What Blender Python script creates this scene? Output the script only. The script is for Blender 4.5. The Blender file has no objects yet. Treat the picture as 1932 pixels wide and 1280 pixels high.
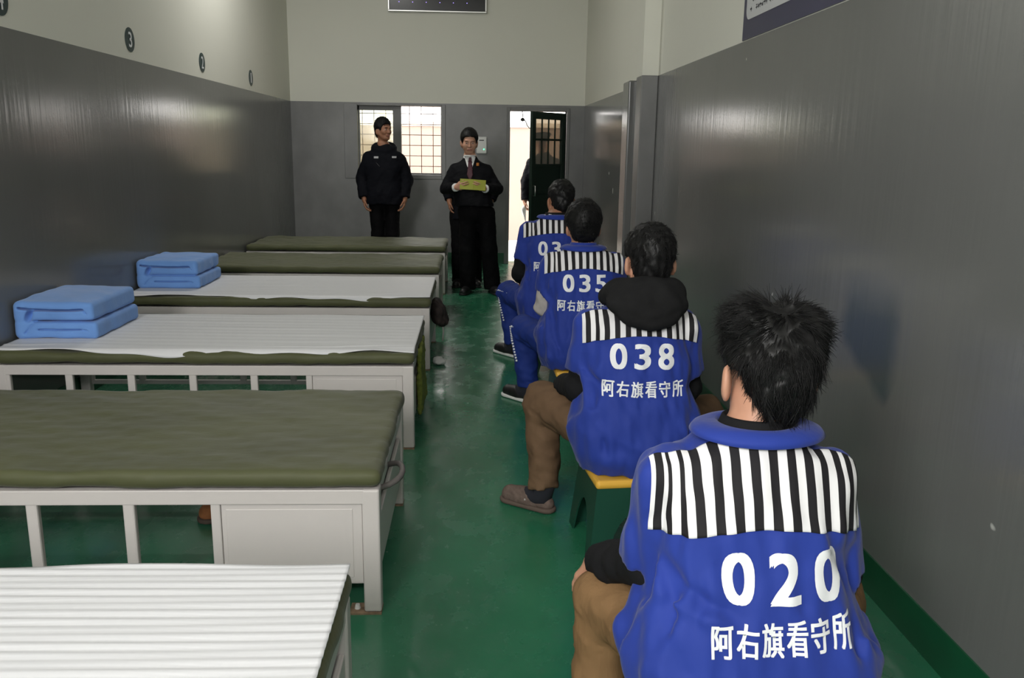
import bpy, bmesh, math, random
import numpy as np
from mathutils import Vector, Matrix, Euler
from mathutils.bvhtree import BVHTree

scene = bpy.context.scene
COL = scene.collection
PI = math.pi
random.seed(7)
RNG = np.random.default_rng(11)

# ------------------------------------------------------------------ camera
FPX, PITCH, YAW, ROLL, CAMH = 1614.2928, .2187, .0463, .0150, 1.46
_r = np.array([math.cos(YAW), -math.sin(YAW), 0]); _f0 = np.array([math.sin(YAW), math.cos(YAW), 0]); _up = np.array([0, 0, 1.])
_f = _f0*math.cos(PITCH) - _up*math.sin(PITCH); _u = _up*math.cos(PITCH) + _f0*math.sin(PITCH)
_r2 = _r*math.cos(ROLL) + _u*math.sin(ROLL); _u2 = -_r*math.sin(ROLL) + _u*math.cos(ROLL)
cam = bpy.data.cameras.new('camera'); cam.sensor_width = 36; cam.lens = FPX/1932*36; cam.clip_start = .02
camo = bpy.data.objects.new('camera', cam); COL.objects.link(camo)
M = Matrix(((_r2[0], _u2[0], -_f[0], 0), (_r2[1], _u2[1], -_f[1], 0), (_r2[2], _u2[2], -_f[2], CAMH), (0, 0, 0, 1)))
camo.matrix_world = M
scene.camera = camo

# ------------------------------------------------------------------ world, lights, exposure
scene.view_settings.view_transform = 'Standard'; scene.view_settings.look = 'None'
scene.view_settings.gamma = 1; scene.view_settings.use_curve_mapping = False
scene.view_settings.exposure = 0.0
try: scene.cycles.use_denoising = True
except Exception: pass
world = bpy.data.worlds.new('sky'); scene.world = world; world.use_nodes = True
bg = world.node_tree.nodes['Background']; bg.inputs[0].default_value = (1, .97, .93, 1); bg.inputs[1].default_value = 7.5

def area(name, loc, target, sx, sy, power, color=(1, 1, 1)):
    l = bpy.data.lights.new(name, 'AREA'); l.shape = 'RECTANGLE'; l.size = sx; l.size_y = sy; l.energy = power; l.color = color
    o = bpy.data.objects.new(name, l); COL.objects.link(o); o.location = loc
    d = Vector(target) - Vector(loc); o.rotation_euler = d.to_track_quat('-Z', 'Y').to_euler()
    return o
area('rear_window_daylight', (-1.55, -1.9, 2.5), (.4, 5, 1.3), 1.35, 1.8, 215, (1, .99, .98))
area('camera_flash', (.05, -.12, 1.78), (.2, 6, .9), .16, .12, 14, (1, .985, .975))

# ------------------------------------------------------------------ setting numbers
XL, XR, XR2, YB, YR, ZP, ZC, ZS = -2.2855, 1.348, 1.391, 11.127, -2.0, 2.002, 4.0, .134
XB = -.2886

# ------------------------------------------------------------------ helpers
def srgb(r, g, b):
    return tuple(((c/255)/12.92 if c/255 <= .04045 else (((c/255)+.055)/1.055)**2.4) for c in (r, g, b)) + (1,)

MATS = {}
def mat(name, col, rough=.6, spec=.5, metal=0, noise=None, bump=None, emit=None, sss=0, sheen=0, coat=0):
    """noise=(scale xyz, amount) varies the colour; bump=(scale xyz, strength, distance)"""
    m = bpy.data.materials.new(name); m.use_nodes = True; nt = m.node_tree; b = nt.nodes['Principled BSDF']
    b.inputs['Base Color'].default_value = tuple(col[:3]) + (1,)
    b.inputs['Roughness'].default_value = rough; b.inputs['Specular IOR Level'].default_value = spec; b.inputs['Metallic'].default_value = metal
    if sss: b.inputs['Subsurface Weight'].default_value = sss; b.inputs['Subsurface Radius'].default_value = (.012, .005, .003)
    if sheen: b.inputs['Sheen Weight'].default_value = sheen
    if coat: b.inputs['Coat Weight'].default_value = coat; b.inputs['Coat Roughness'].default_value = .15
    if emit: b.inputs['Emission Color'].default_value = tuple(emit[0][:3]) + (1,); b.inputs['Emission Strength'].default_value = emit[1]
    tc = None
    def coords(scale):
        nonlocal tc
        if tc is None: tc = nt.nodes.new('ShaderNodeTexCoord')
        mp = nt.nodes.new('ShaderNodeMapping'); mp.inputs['Scale'].default_value = scale
        nt.links.new(tc.outputs['Object'], mp.inputs['Vector']); return mp
    if noise:
        mp = coords(noise[0]); n = nt.nodes.new('ShaderNodeTexNoise'); n.inputs['Scale'].default_value = 1; n.inputs['Detail'].default_value = 5
        nt.links.new(mp.outputs[0], n.inputs['Vector'])
        r = nt.nodes.new('ShaderNodeMapRange'); r.inputs['From Min'].default_value = .3; r.inputs['From Max'].default_value = .7
        r.inputs['To Min'].default_value = 1-noise[1]; r.inputs['To Max'].default_value = 1+noise[1]
        nt.links.new(n.outputs['Fac'], r.inputs['Value'])
        mx = nt.nodes.new('ShaderNodeVectorMath'); mx.operation = 'SCALE'; mx.inputs[0].default_value = col[:3]
        nt.links.new(r.outputs[0], mx.inputs['Scale']); nt.links.new(mx.outputs[0], b.inputs['Base Color'])
    if bump:
        mp = coords(bump[0]); n = nt.nodes.new('ShaderNodeTexNoise'); n.inputs['Scale'].default_value = 1; n.inputs['Detail'].default_value = 3
        nt.links.new(mp.outputs[0], n.inputs['Vector'])
        bp = nt.nodes.new('ShaderNodeBump'); bp.inputs['Strength'].default_value = bump[1]; bp.inputs['Distance'].default_value = bump[2]
        nt.links.new(n.outputs['Fac'], bp.inputs['Height']); nt.links.new(bp.outputs[0], b.inputs['Normal'])
    MATS[name] = m
    return m

def mesh_obj(name, verts, faces, m, parent=None, smooth=False, loc=None, midx=None):
    me = bpy.data.meshes.new(name); me.from_pydata([tuple(v) for v in verts], [], [tuple(f) for f in faces]); me.update()
    for mm in (m if isinstance(m, (list, tuple)) else [m]): me.materials.append(mm)
    if midx is not None: me.polygons.foreach_set('material_index', np.asarray(midx, dtype=np.int32))
    if smooth: me.polygons.foreach_set('use_smooth', np.ones(len(me.polygons), dtype=bool))
    o = bpy.data.objects.new(name, me); COL.objects.link(o)
    if parent: o.parent = parent
    if loc: o.location = loc
    return o

def bm_obj(name, bm, m, parent=None, smooth=False, loc=None):
    bmesh.ops.recalc_face_normals(bm, faces=bm.faces[:])
    me = bpy.data.meshes.new(name); bm.to_mesh(me); bm.free()
    for mm in (m if isinstance(m, (list, tuple)) else [m]): me.materials.append(mm)
    if smooth: me.polygons.foreach_set('use_smooth', np.ones(len(me.polygons), dtype=bool))
    o = bpy.data.objects.new(name, me); COL.objects.link(o)
    if parent: o.parent = parent
    if loc: o.location = loc
    return o

def tag(o, label=None, cat=None, group=None, kind=None):
    if label: o['label'] = label
    if cat: o['category'] = cat
    if group: o['group'] = group
    if kind: o['kind'] = kind
    return o

def empty(name, loc=(0, 0, 0), rz=0):
    o = bpy.data.objects.new(name, None); COL.objects.link(o); o.location = loc; o.rotation_euler = (0, 0, rz); o.empty_display_size = .1
    return o

def copy_tree(o, parent=None):
    c = o.copy(); COL.objects.link(c)
    if parent: c.parent = parent
    for ch in list(o.children): copy_tree(ch, c)
    return c

def add_box(bm, x0, x1, y0, y1, z0, z1, bevel=0, seg=2, mi=0):
    t = bmesh.new()
    vs = [t.verts.new(p) for p in ((x0, y0, z0), (x1, y0, z0), (x1, y1, z0), (x0, y1, z0), (x0, y0, z1), (x1, y0, z1), (x1, y1, z1), (x0, y1, z1))]
    for f in ((0, 3, 2, 1), (4, 5, 6, 7), (0, 1, 5, 4), (1, 2, 6, 5), (2, 3, 7, 6), (3, 0, 4, 7)): t.faces.new([vs[i] for i in f])
    if bevel: bmesh.ops.bevel(t, geom=t.edges[:] + t.verts[:], offset=bevel, segments=seg, affect='EDGES', profile=.5)
    merge(bm, t, mi)
def merge(bm, t, mi=0):
    mp = {v: bm.verts.new(v.co) for v in t.verts}
    for f in t.faces:
        try: nf = bm.faces.new([mp[v] for v in f.verts]); nf.material_index = mi; nf.smooth = f.smooth
        except ValueError: pass
    t.free()
def boxobj(name, dims, m, parent=None, bevel=0, seg=2):
    bm = bmesh.new(); add_box(bm, *dims, bevel=bevel, seg=seg); return bm_obj(name, bm, m, parent)

def add_tube(bm, pts, r, n=10, mi=0):
    pts = [Vector(p) for p in pts]; rs = r if isinstance(r, (list, tuple)) else [r]*len(pts)
    rings = []; prev = None
    for i, p in enumerate(pts):
        d = (pts[min(i+1, len(pts)-1)] - pts[max(i-1, 0)]).normalized()
        if prev is None: a = d.orthogonal().normalized()
        else: a = (prev - d*prev.dot(d)).normalized()
        prev = a; b = d.cross(a)
        rings.append([bm.verts.new(p + (a*math.cos(2*PI*k/n) + b*math.sin(2*PI*k/n))*rs[i]) for k in range(n)])
    for i in range(len(rings)-1):
        for k in range(n):
            f = bm.faces.new((rings[i][k], rings[i][(k+1) % n], rings[i+1][(k+1) % n], rings[i+1][k])); f.smooth = True; f.material_index = mi
    f = bm.faces.new(rings[0][::-1]); f.material_index = mi
    f = bm.faces.new(rings[-1]); f.material_index = mi

# ------------------------------------------------------------------ implicit surfaces -> one continuous mesh
def norm(v):
    v = np.asarray(v, float); return v/np.linalg.norm(v)
class Field:
    def __init__(s, xs, ys, zs):
        s.xs, s.ys, s.zs = [np.asarray(a, float) for a in (xs, ys, zs)]
        s.d = np.full((len(s.xs), len(s.ys), len(s.zs)), .5)
    def sl(s, lo, hi):
        out = []
        for a, l, h in zip((s.xs, s.ys, s.zs), lo, hi):
            i = max(0, np.searchsorted(a, l)-1); j = min(len(a), np.searchsorted(a, h)+1); out.append(slice(i, max(j, i+1)))
        return tuple(out)
    def pts(s, sl):
        return s.xs[sl[0]][:, None, None], s.ys[sl[1]][None, :, None], s.zs[sl[2]][None, None, :]
    def put(s, sl, v, k, mode='add'):
        o = s.d[sl]
        if mode == 'sub':
            v = -v
            if k > 0: h = np.clip(.5 - .5*(v-o)/k, 0, 1); s.d[sl] = v + (o-v)*h + k*h*(1-h)
            else: s.d[sl] = np.maximum(o, v)
            return
        if k > 0:
            h = np.clip(.5 + .5*(v-o)/k, 0, 1); s.d[sl] = v + (o-v)*h - k*h*(1-h)
        else: s.d[sl] = np.minimum(o, v)
    def cap(s, a, b, ra, rb=None, k=.02, cut=None, mode='add', flat=None):
        a = np.asarray(a, float); b = np.asarray(b, float); rb = ra if rb is None else rb
        R = max(ra, rb) + k + .02
        sl = s.sl(np.minimum(a, b)-R, np.maximum(a, b)+R); X, Y, Z = s.pts(sl)
        ba = b-a; L = max(ba@ba, 1e-9)
        t = np.clip(((X-a[0])*ba[0] + (Y-a[1])*ba[1] + (Z-a[2])*ba[2])/L, 0, 1)
        dx, dy, dz = X-a[0]-t*ba[0], Y-a[1]-t*ba[1], Z-a[2]-t*ba[2]
        v = np.sqrt(dx*dx+dy*dy+dz*dz) - (ra + (rb-ra)*t)
        if cut is not None:
            for p, n in (cut if isinstance(cut, list) else [cut]):
                v = np.maximum(v, (X-p[0])*n[0] + (Y-p[1])*n[1] + (Z-p[2])*n[2])
        s.put(sl, v, k, mode)
    def ell(s, c, r, R=None, k=.02, mode='add'):
        c = np.asarray(c, float); r = np.asarray(r, float); m = max(r) + k + .02
        sl = s.sl(c-m, c+m); X, Y, Z = s.pts(sl); X = X-c[0]; Y = Y-c[1]; Z = Z-c[2]
        if R is not None:
            R = np.asarray(R); X, Y, Z = (R[0, 0]*X+R[1, 0]*Y+R[2, 0]*Z, R[0, 1]*X+R[1, 1]*Y+R[2, 1]*Z, R[0, 2]*X+R[1, 2]*Y+R[2, 2]*Z)
        k0 = np.sqrt((X/r[0])**2+(Y/r[1])**2+(Z/r[2])**2); k1 = np.sqrt((X/r[0]**2)**2+(Y/r[1]**2)**2+(Z/r[2]**2)**2)
        s.put(sl, k0*(k0-1)/np.maximum(k1, 1e-6), k, mode)
    def rbox(s, lo, hi, r, k=.01, mode='add'):
        lo = np.asarray(lo, float); hi = np.asarray(hi, float); c = (lo+hi)/2; h = (hi-lo)/2 - r
        sl = s.sl(lo-k-.03, hi+k+.03); X, Y, Z = s.pts(sl)
        qx, qy, qz = np.abs(X-c[0])-h[0], np.abs(Y-c[1])-h[1], np.abs(Z-c[2])-h[2]
        v = np.sqrt(np.maximum(qx, 0)**2+np.maximum(qy, 0)**2+np.maximum(qz, 0)**2) + np.minimum(np.maximum(qx, np.maximum(qy, qz)), 0) - r
        s.put(sl, v, k, mode)
    def profile(s, prof, p=2.4, k=.03, grow=0.0):
        P = np.array(prof, float); zs = P[:, 0]
        m = P[:, 1].max()+grow+.06
        cx = P[:, 4] if P.shape[1] > 4 else np.zeros(len(P))
        sl = s.sl((cx.min()-m, (P[:, 3]-P[:, 2]).min()-grow-.06, zs.min()-.05), (cx.max()+m, (P[:, 3]+P[:, 2]).max()+grow+.06, zs.max()+.05))
        X, Y, Z = s.pts(sl); zz = s.zs[sl[2]]
        # smooth interpolation of the sections
        def it(col):
            f = np.linspace(zs[0], zs[-1], 120); g = np.interp(f, zs, col); w = np.array([1, 2, 3, 2, 1])/9
            for _ in range(4): g = np.convolve(np.pad(g, 2, mode='edge'), w, 'valid')
            return np.interp(zz, f, g)[None, None, :]
        a = it(P[:, 1])+grow; b = it(P[:, 2])+grow; c = it(P[:, 3]); ox = it(cx)
        q = (np.abs((X-ox)/a)**p + np.abs((Y-c)/b)**p)**(1/p)
        v = (q-1)*np.minimum(a, b)
        v = np.maximum(v, np.maximum(zs[0]-Z, Z-zs[-1]))
        s.put(sl, v, k)
    def plane(s, p, n):           # keep the side the normal points away from
        X, Y, Z = s.pts((slice(None),)*3)
        s.d = np.maximum(s.d, (X-p[0])*n[0]+(Y-p[1])*n[1]+(Z-p[2])*n[2])
    def wobble(s, amp, freq, seed=0, stretch=(1, 1, 1), n=9):
        g = np.random.default_rng(seed); X, Y, Z = s.pts((slice(None),)*3); w = np.zeros_like(s.d)
        near = np.abs(s.d) < .05
        ii = np.nonzero(near); px, py, pz = s.xs[ii[0]], s.ys[ii[1]], s.zs[ii[2]]; acc = np.zeros(len(px))
        for _ in range(n):
            v = g.normal(size=3)*np.array(stretch); f = freq*(.5+g.random()*1.3); ph = g.random()*6.28
            acc += np.sin((px*v[0]+py*v[1]+pz*v[2])*f+ph)
        s.d[ii] += amp*acc/math.sqrt(n)
    def fold(s, pts, amp, w):     # ridge (+) or crease (-) along a polyline
        for a, b in zip(pts[:-1], pts[1:]):
            a = np.asarray(a, float); b = np.asarray(b, float); R = 2.6*w
            sl = s.sl(np.minimum(a, b)-R, np.maximum(a, b)+R); X, Y, Z = s.pts(sl); ba = b-a
            t = np.clip(((X-a[0])*ba[0]+(Y-a[1])*ba[1]+(Z-a[2])*ba[2])/(ba@ba), 0, 1)
            q = (X-a[0]-t*ba[0])**2+(Y-a[1]-t*ba[1])**2+(Z-a[2]-t*ba[2])**2
            s.d[sl] -= amp*np.exp(-q/(w*w))*np.sin(PI*np.clip(.12+t*.76, 0, 1))
    def mesh(s, smooth=1):
        d = s.d; ins = d < 0
        nx, ny, nz = d.shape
        cnt = np.zeros((nx-1, ny-1, nz-1), np.int8)
        for i in (0, 1):
            for j in (0, 1):
                for k in (0, 1): cnt += ins[i:nx-1+i, j:ny-1+j, k:nz-1+k]
        act = (cnt > 0) & (cnt < 8); I, J, K = np.nonzero(act); N = len(I)
        idx = np.full(act.shape, -1, np.int64); idx[I, J, K] = np.arange(N)
        acc = np.zeros((N, 3)); c = np.zeros(N)
        C = [(0, 0, 0), (1, 0, 0), (0, 1, 0), (1, 1, 0), (0, 0, 1), (1, 0, 1), (0, 1, 1), (1, 1, 1)]
        for a, b in ((0, 1), (2, 3), (4, 5), (6, 7), (0, 2), (1, 3), (4, 6), (5, 7), (0, 4), (1, 5), (2, 6), (3, 7)):
            A, B = C[a], C[b]
            v0 = d[I+A[0], J+A[1], K+A[2]]; v1 = d[I+B[0], J+B[1], K+B[2]]; m = (v0 < 0) != (v1 < 0)
            t = np.where(m, v0/np.where(m, v0-v1, 1), 0)
            for ax, arr, ii in ((0, s.xs, I), (1, s.ys, J), (2, s.zs, K)):
                p0 = arr[ii+A[ax]]; p1 = arr[ii+B[ax]]; acc[:, ax] += np.where(m, p0+(p1-p0)*t, 0)
            c += m
        V = acc/np.maximum(c, 1)[:, None]; Q = []
        # x edges
        m = ins[:-1, 1:-1, 1:-1] != ins[1:, 1:-1, 1:-1]; i, j, k = np.nonzero(m); j += 1; k += 1; fl = ins[i, j, k]
        q = np.stack([idx[i, j-1, k-1], idx[i, j, k-1], idx[i, j, k], idx[i, j-1, k]], 1); q[~fl] = q[~fl][:, ::-1]; Q.append(q)
        m = ins[1:-1, :-1, 1:-1] != ins[1:-1, 1:, 1:-1]; i, j, k = np.nonzero(m); i += 1; k += 1; fl = ins[i, j, k]
        q = np.stack([idx[i-1, j, k-1], idx[i-1, j, k], idx[i, j, k], idx[i, j, k-1]], 1); q[~fl] = q[~fl][:, ::-1]; Q.append(q)
        m = ins[1:-1, 1:-1, :-1] != ins[1:-1, 1:-1, 1:]; i, j, k = np.nonzero(m); i += 1; j += 1; fl = ins[i, j, k]
        q = np.stack([idx[i-1, j-1, k], idx[i, j-1, k], idx[i, j, k], idx[i-1, j, k]], 1); q[~fl] = q[~fl][:, ::-1]; Q.append(q)
        Q = np.concatenate(Q); Q = Q[(Q >= 0).all(1)]
        E = np.concatenate([Q[:, [0, 1]], Q[:, [1, 2]], Q[:, [2, 3]], Q[:, [3, 0]]])
        for _ in range(smooth):
            sm = np.zeros_like(V); n = np.zeros(len(V))
            np.add.at(sm, E[:, 0], V[E[:, 1]]); np.add.at(n, E[:, 0], 1); np.add.at(sm, E[:, 1], V[E[:, 0]]); np.add.at(n, E[:, 1], 1)
            V = .5*V + .5*sm/np.maximum(n, 1)[:, None]
        return V, Q
def axis(lo, hi, h, fine=None):
    """grid coordinates from lo to hi with step h; fine=[(a,b,step),...]"""
    out = [lo]
    while out[-1] < hi:
        st = h
        for a, b, hs in (fine or []):
            if a <= out[-1] <= b: st = min(st, hs)
        out.append(out[-1]+st)
    return out
def field_obj(name, F, m, parent=None, smooth=1, midx=None):
    V, Q = F.mesh(smooth)
    return mesh_obj(name, V, Q, m, parent, True, midx=midx(V, Q) if midx else None)

def rotm(yaw=0, pitch=0, roll=0):   # yaw + turns to the figure's left, pitch + looks down, roll + tilts to the right shoulder
    return np.array(Euler((-pitch, roll, yaw), 'XYZ').to_matrix())

# ------------------------------------------------------------------ materials
m_white = mat('upper_wall_paint', (.74, .735, .655), .75, .3, noise=((.5, .5, .5), .03))
m_grey = mat('grey_gloss_paint', (.150, .152, .148), .18, .5, noise=((1.2, 1.2, .8), .07), bump=((26, 26, .7), .14, .008))
m_greyback = mat('grey_back_wall_paint', (.175, .175, .172), .36, .5, noise=((2.6, 2.6, 2.0), .22), bump=((12, 12, 1.5), .12, .008))
m_skirt = mat('green_skirting_paint', (.006, .075, .03), .35, .5, noise=((3, 3, 6), .2))
m_ceiling = mat('ceiling_paint', (.6, .6, .57), .9, .2)
m_bed = mat('warm_white_steel', (.56, .525, .505), .42, .5, noise=((2, 2, 2), .03))
m_dark = mat('dark_interior', (.03, .03, .028), .7)
m_rust = mat('rusty_steel', (.25, .17, .11), .7, noise=((40, 40, 40), .4))
m_olive = mat('olive_canvas', (.075, .080, .034), .62, .35, noise=((2.2, 3, 2), .16), bump=((9, 22, 9), .25, .012), sheen=.1)
m_sheet = mat('white_satin', (.70, .70, .72), .55, .4, bump=((4, 16, 5), .12, .006))
m_quilt = mat('sky_blue_quilt', (.150, .31, .68), .8, .2, noise=((6, 6, 6), .06), bump=((30, 30, 30), .25, .006), sheen=.2)
m_blue = mat('royal_blue_twill', (.017, .040, .27), .72, .25, noise=((5, 5, 5), .10), bump=((13, 13, 8), .42, .014), sheen=.12)
m_navytr = mat('blue_uniform_trousers', (.012, .032, .20), .75, .25, noise=((6, 6, 6), .15), bump=((18, 18, 12), .3, .012))
m_print = mat('white_print', (.82, .83, .85), .6)
m_black = mat('black_knit', (.008, .008, .009), .85, .2, bump=((60, 60, 60), .2, .004))
m_hood = mat('black_hood_fleece', (.012, .012, .0125), .9, .15, noise=((20, 20, 20), .2), bump=((30, 30, 30), .25, .006))
m_greyknit = mat('pale_grey_knit', (.42, .39, .37), .85, .2, noise=((30, 30, 30), .1))
m_khaki = mat('khaki_corduroy', (.20, .115, .052), .8, .2, noise=((8, 8, 8), .12), bump=((90, 90, 6), .45, .004))
m_brown = mat('brown_trousers', (.125, .075, .042), .8, .2, noise=((8, 8, 8), .12), bump=((20, 20, 12), .3, .01))
m_skin = mat('skin', (.50, .26, .17), .5, .4, noise=((14, 14, 14), .08), sss=.12)
m_skind = mat('skin_tanned', (.36, .17, .10), .5, .4, noise=((14, 14, 14), .08), sss=.12)
m_skinf = mat('skin_fair', (.55, .30, .205), .5, .4, noise=((14, 14, 14), .06), sss=.12)
m_lip = mat('lips', (.33, .13, .10), .45)
m_eye = mat('eye_dark', (.02, .015, .012), .25)
m_eyew = mat('eye_white', (.62, .58, .54), .3)
m_hair = mat('black_hair', (.005, .0048, .005), .5, .28, noise=((30, 30, 30), .3))
m_uniform = mat('dark_navy_uniform', (.0035, .004, .007), .8, .15, bump=((16, 16, 10), .35, .012))
m_suit = mat('black_suit', (.003, .0032, .005), .75, .18, bump=((14, 14, 8), .25, .01))
m_blacktr = mat('black_trousers', (.003, .0028, .0035), .8, .12, bump=((14, 14, 5), .3, .012))
m_shirt = mat('white_shirt', (.75, .75, .74), .6)
m_tie = mat('burgundy_tie', (.06, .008, .018), .5)
m_shoe = mat('black_shoe', (.01, .01, .011), .45)
m_sole = mat('white_sole', (.7, .7, .68), .6)
m_slip = mat('grey_brown_slipper', (.13, .095, .08), .9, .1, noise=((60, 20, 60), .25), bump=((140, 20, 20), .4, .004))
m_slipsole = mat('slipper_sole', (.10, .07, .055), .8)
m_sock = mat('dark_sock', (.012, .013, .02), .9)
m_orange = mat('tan_orange_slipper', (.40, .15, .055), .85, noise=((40, 40, 40), .2))
m_stool = mat('dark_green_plastic', (.008, .055, .034), .4, .5)
m_yellow = mat('yellow_plastic', (.72, .40, .05), .45)
m_paper = mat('yellow_green_folder', (.30, .32, .035), .6)
m_white2 = mat('white_plastic', (.72, .72, .70), .4)
m_led = mat('green_led', (.05, .6, .3), .4, emit=((.1, 1, .45), 3))
m_steel = mat('brushed_steel', (.62, .62, .60), .3, metal=1)
m_doorg = mat('dark_green_door_paint', (.008, .022, .014), .45, .5)
m_frame = mat('grey_metal_frame', (.16, .16, .155), .45, .5)
m_bars = mat('rusty_window_bars', (.30, .17, .12), .6)
m_grey2 = mat('grey_rubber', (.13, .115, .11), .6)
m_towel = mat('yellow_green_towel', (.17, .20, .035), .9, noise=((50, 50, 50), .3), bump=((90, 90, 90), .4, .005))
m_bagm = mat('dark_brown_cloth', (.018, .011, .009), .9, noise=((20, 20, 20), .4))
m_disc = mat('dark_teal_vinyl', (.012, .04, .042), .4)
m_posterb = mat('dark_blue_poster', (.024, .024, .075), .35, .5, noise=((3, 3, 3), .12))
m_posterw = mat('white_poster_panel', (.6, .61, .62), .4)
m_ink = mat('grey_ink', (.10, .10, .11), .6)
m_yard = mat('pale_courtyard_plaster', (.80, .74, .66), .9, noise=((.8, .8, .8), .05))
m_yard2 = mat('pinkish_courtyard_plaster', (.30, .235, .205), .9, noise=((.8, .8, .8), .06))
m_yardfloor = mat('pale_courtyard_paving', (.72, .66, .60), .8)
m_gold = mat('badge_gold', (.55, .2, .04), .4)
m_silver = mat('badge_silver', (.45, .45, .46), .4)

def floor_material():
    m = bpy.data.materials.new('green_floor_paint'); m.use_nodes = True; nt = m.node_tree; b = nt.nodes['Principled BSDF']; L = nt.links.new
    tc = nt.nodes.new('ShaderNodeTexCoord')
    def noise(sc, det=5, rough=.6):
        mp = nt.nodes.new('ShaderNodeMapping'); mp.inputs['Scale'].default_value = sc; L(tc.outputs['Object'], mp.inputs[0])
        n = nt.nodes.new('ShaderNodeTexNoise'); n.inputs['Scale'].default_value = 1; n.inputs['Detail'].default_value = det; n.inputs['Roughness'].default_value = rough; L(mp.outputs[0], n.inputs['Vector']); return n.outputs['Fac']
    def rng(v, a, b_, c, d):
        r = nt.nodes.new('ShaderNodeMapRange'); r.inputs[1].default_value = a; r.inputs[2].default_value = b_; r.inputs[3].default_value = c; r.inputs[4].default_value = d; L(v, r.inputs[0]); return r.outputs[0]
    def mix(f, c1, c2):
        x = nt.nodes.new('ShaderNodeMix'); x.data_type = 'RGBA'; L(f, x.inputs[0])
        for i, c in ((6, c1), (7, c2)):
            if isinstance(c, tuple): x.inputs[i].default_value = c
            else: L(c, x.inputs[i])
        return x.outputs[2]
    base = mix(rng(noise((1.5, 1.1, 1)), .35, .65, 0, 1), (.014, .125, .060, 1), (.028, .175, .090, 1))
    # paler paint in the strip beside the beds
    sep = nt.nodes.new('ShaderNodeSeparateXYZ'); L(tc.outputs['Object'], sep.inputs[0])
    edge = nt.nodes.new('ShaderNodeMath'); edge.operation = 'MULTIPLY_ADD'; L(noise((6, 6, 1)), edge.inputs[0]); edge.inputs[1].default_value = .05; L(sep.outputs[0], edge.inputs[2])
    band = rng(edge.outputs[0], -.15, -.125, 1, 0)
    bandn = nt.nodes.new('ShaderNodeMath'); bandn.operation = 'MULTIPLY'; L(band, bandn.inputs[0]); L(rng(noise((5, 3, 1)), .3, .7, .2, .75), bandn.inputs[1])
    c2 = mix(bandn.outputs[0], base, (.060, .195, .118, 1))
    # scuffs and chips
    scuff = rng(noise((9, 6, 1), 9, .8), .50, .82, 0, .7); c3 = mix(scuff, c2, (.055, .155, .098, 1))
    chip = rng(noise((34, 34, 1), 2), .775, .79, 0, .8); c4 = mix(chip, c3, (.34, .38, .33, 1))
    L(c4, b.inputs['Base Color'])
    L(rng(noise((7, 5, 1), 6), .3, .7, .16, .34), b.inputs['Roughness'])
    bp = nt.nodes.new('ShaderNodeBump'); bp.inputs['Strength'].default_value = .12; bp.inputs['Distance'].default_value = .006; L(noise((22, 22, 1), 3), bp.inputs['Height']); L(bp.outputs[0], b.inputs['Normal'])
    return m
m_floor = floor_material()

def glass_material(name, tint, dirt):
    m = bpy.data.materials.new(name); m.use_nodes = True; nt = m.node_tree; L = nt.links.new; nt.nodes.remove(nt.nodes['Principled BSDF'])
    out = nt.nodes['Material Output']; tr = nt.nodes.new('ShaderNodeBsdfTransparent'); tr.inputs[0].default_value = tint
    df = nt.nodes.new('ShaderNodeBsdfDiffuse'); df.inputs[0].default_value = (.5, .48, .42, 1)
    gl = nt.nodes.new('ShaderNodeBsdfGlossy'); gl.inputs['Roughness'].default_value = .05
    m1 = nt.nodes.new('ShaderNodeMixShader'); m1.inputs[0].default_value = dirt; L(tr.outputs[0], m1.inputs[1]); L(df.outputs[0], m1.inputs[2])
    m2 = nt.nodes.new('ShaderNodeMixShader'); m2.inputs[0].default_value = .05; L(m1.outputs[0], m2.inputs[1]); L(gl.outputs[0], m2.inputs[2]); L(m2.outputs[0], out.inputs[0])
    return m
m_glass = glass_material('dusty_window_glass', (.78, .80, .70, 1), .18)
m_glass2 = glass_material('dusty_door_glass', (.50, .45, .38, 1), .40)

# ------------------------------------------------------------------ room shell
def wall_x(name, x, y0, y1, sign, stain=False):
    """a wall plane slab parallel to Y: inner face at x, grey below ZP and pale above, green skirting strip at the foot"""
    bm = bmesh.new(); xo = x + sign*.2
    add_box(bm, min(x, xo), max(x, xo), y0, y1, 0, ZP, mi=0); add_box(bm, min(x, xo), max(x, xo), y0, y1, ZP, ZC, mi=1)
    return tag(bm_obj(name, bm, [m_grey, m_white]), kind='structure')

wl = wall_x('wall_left', XL, YR, YB+.2, -1)

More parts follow.
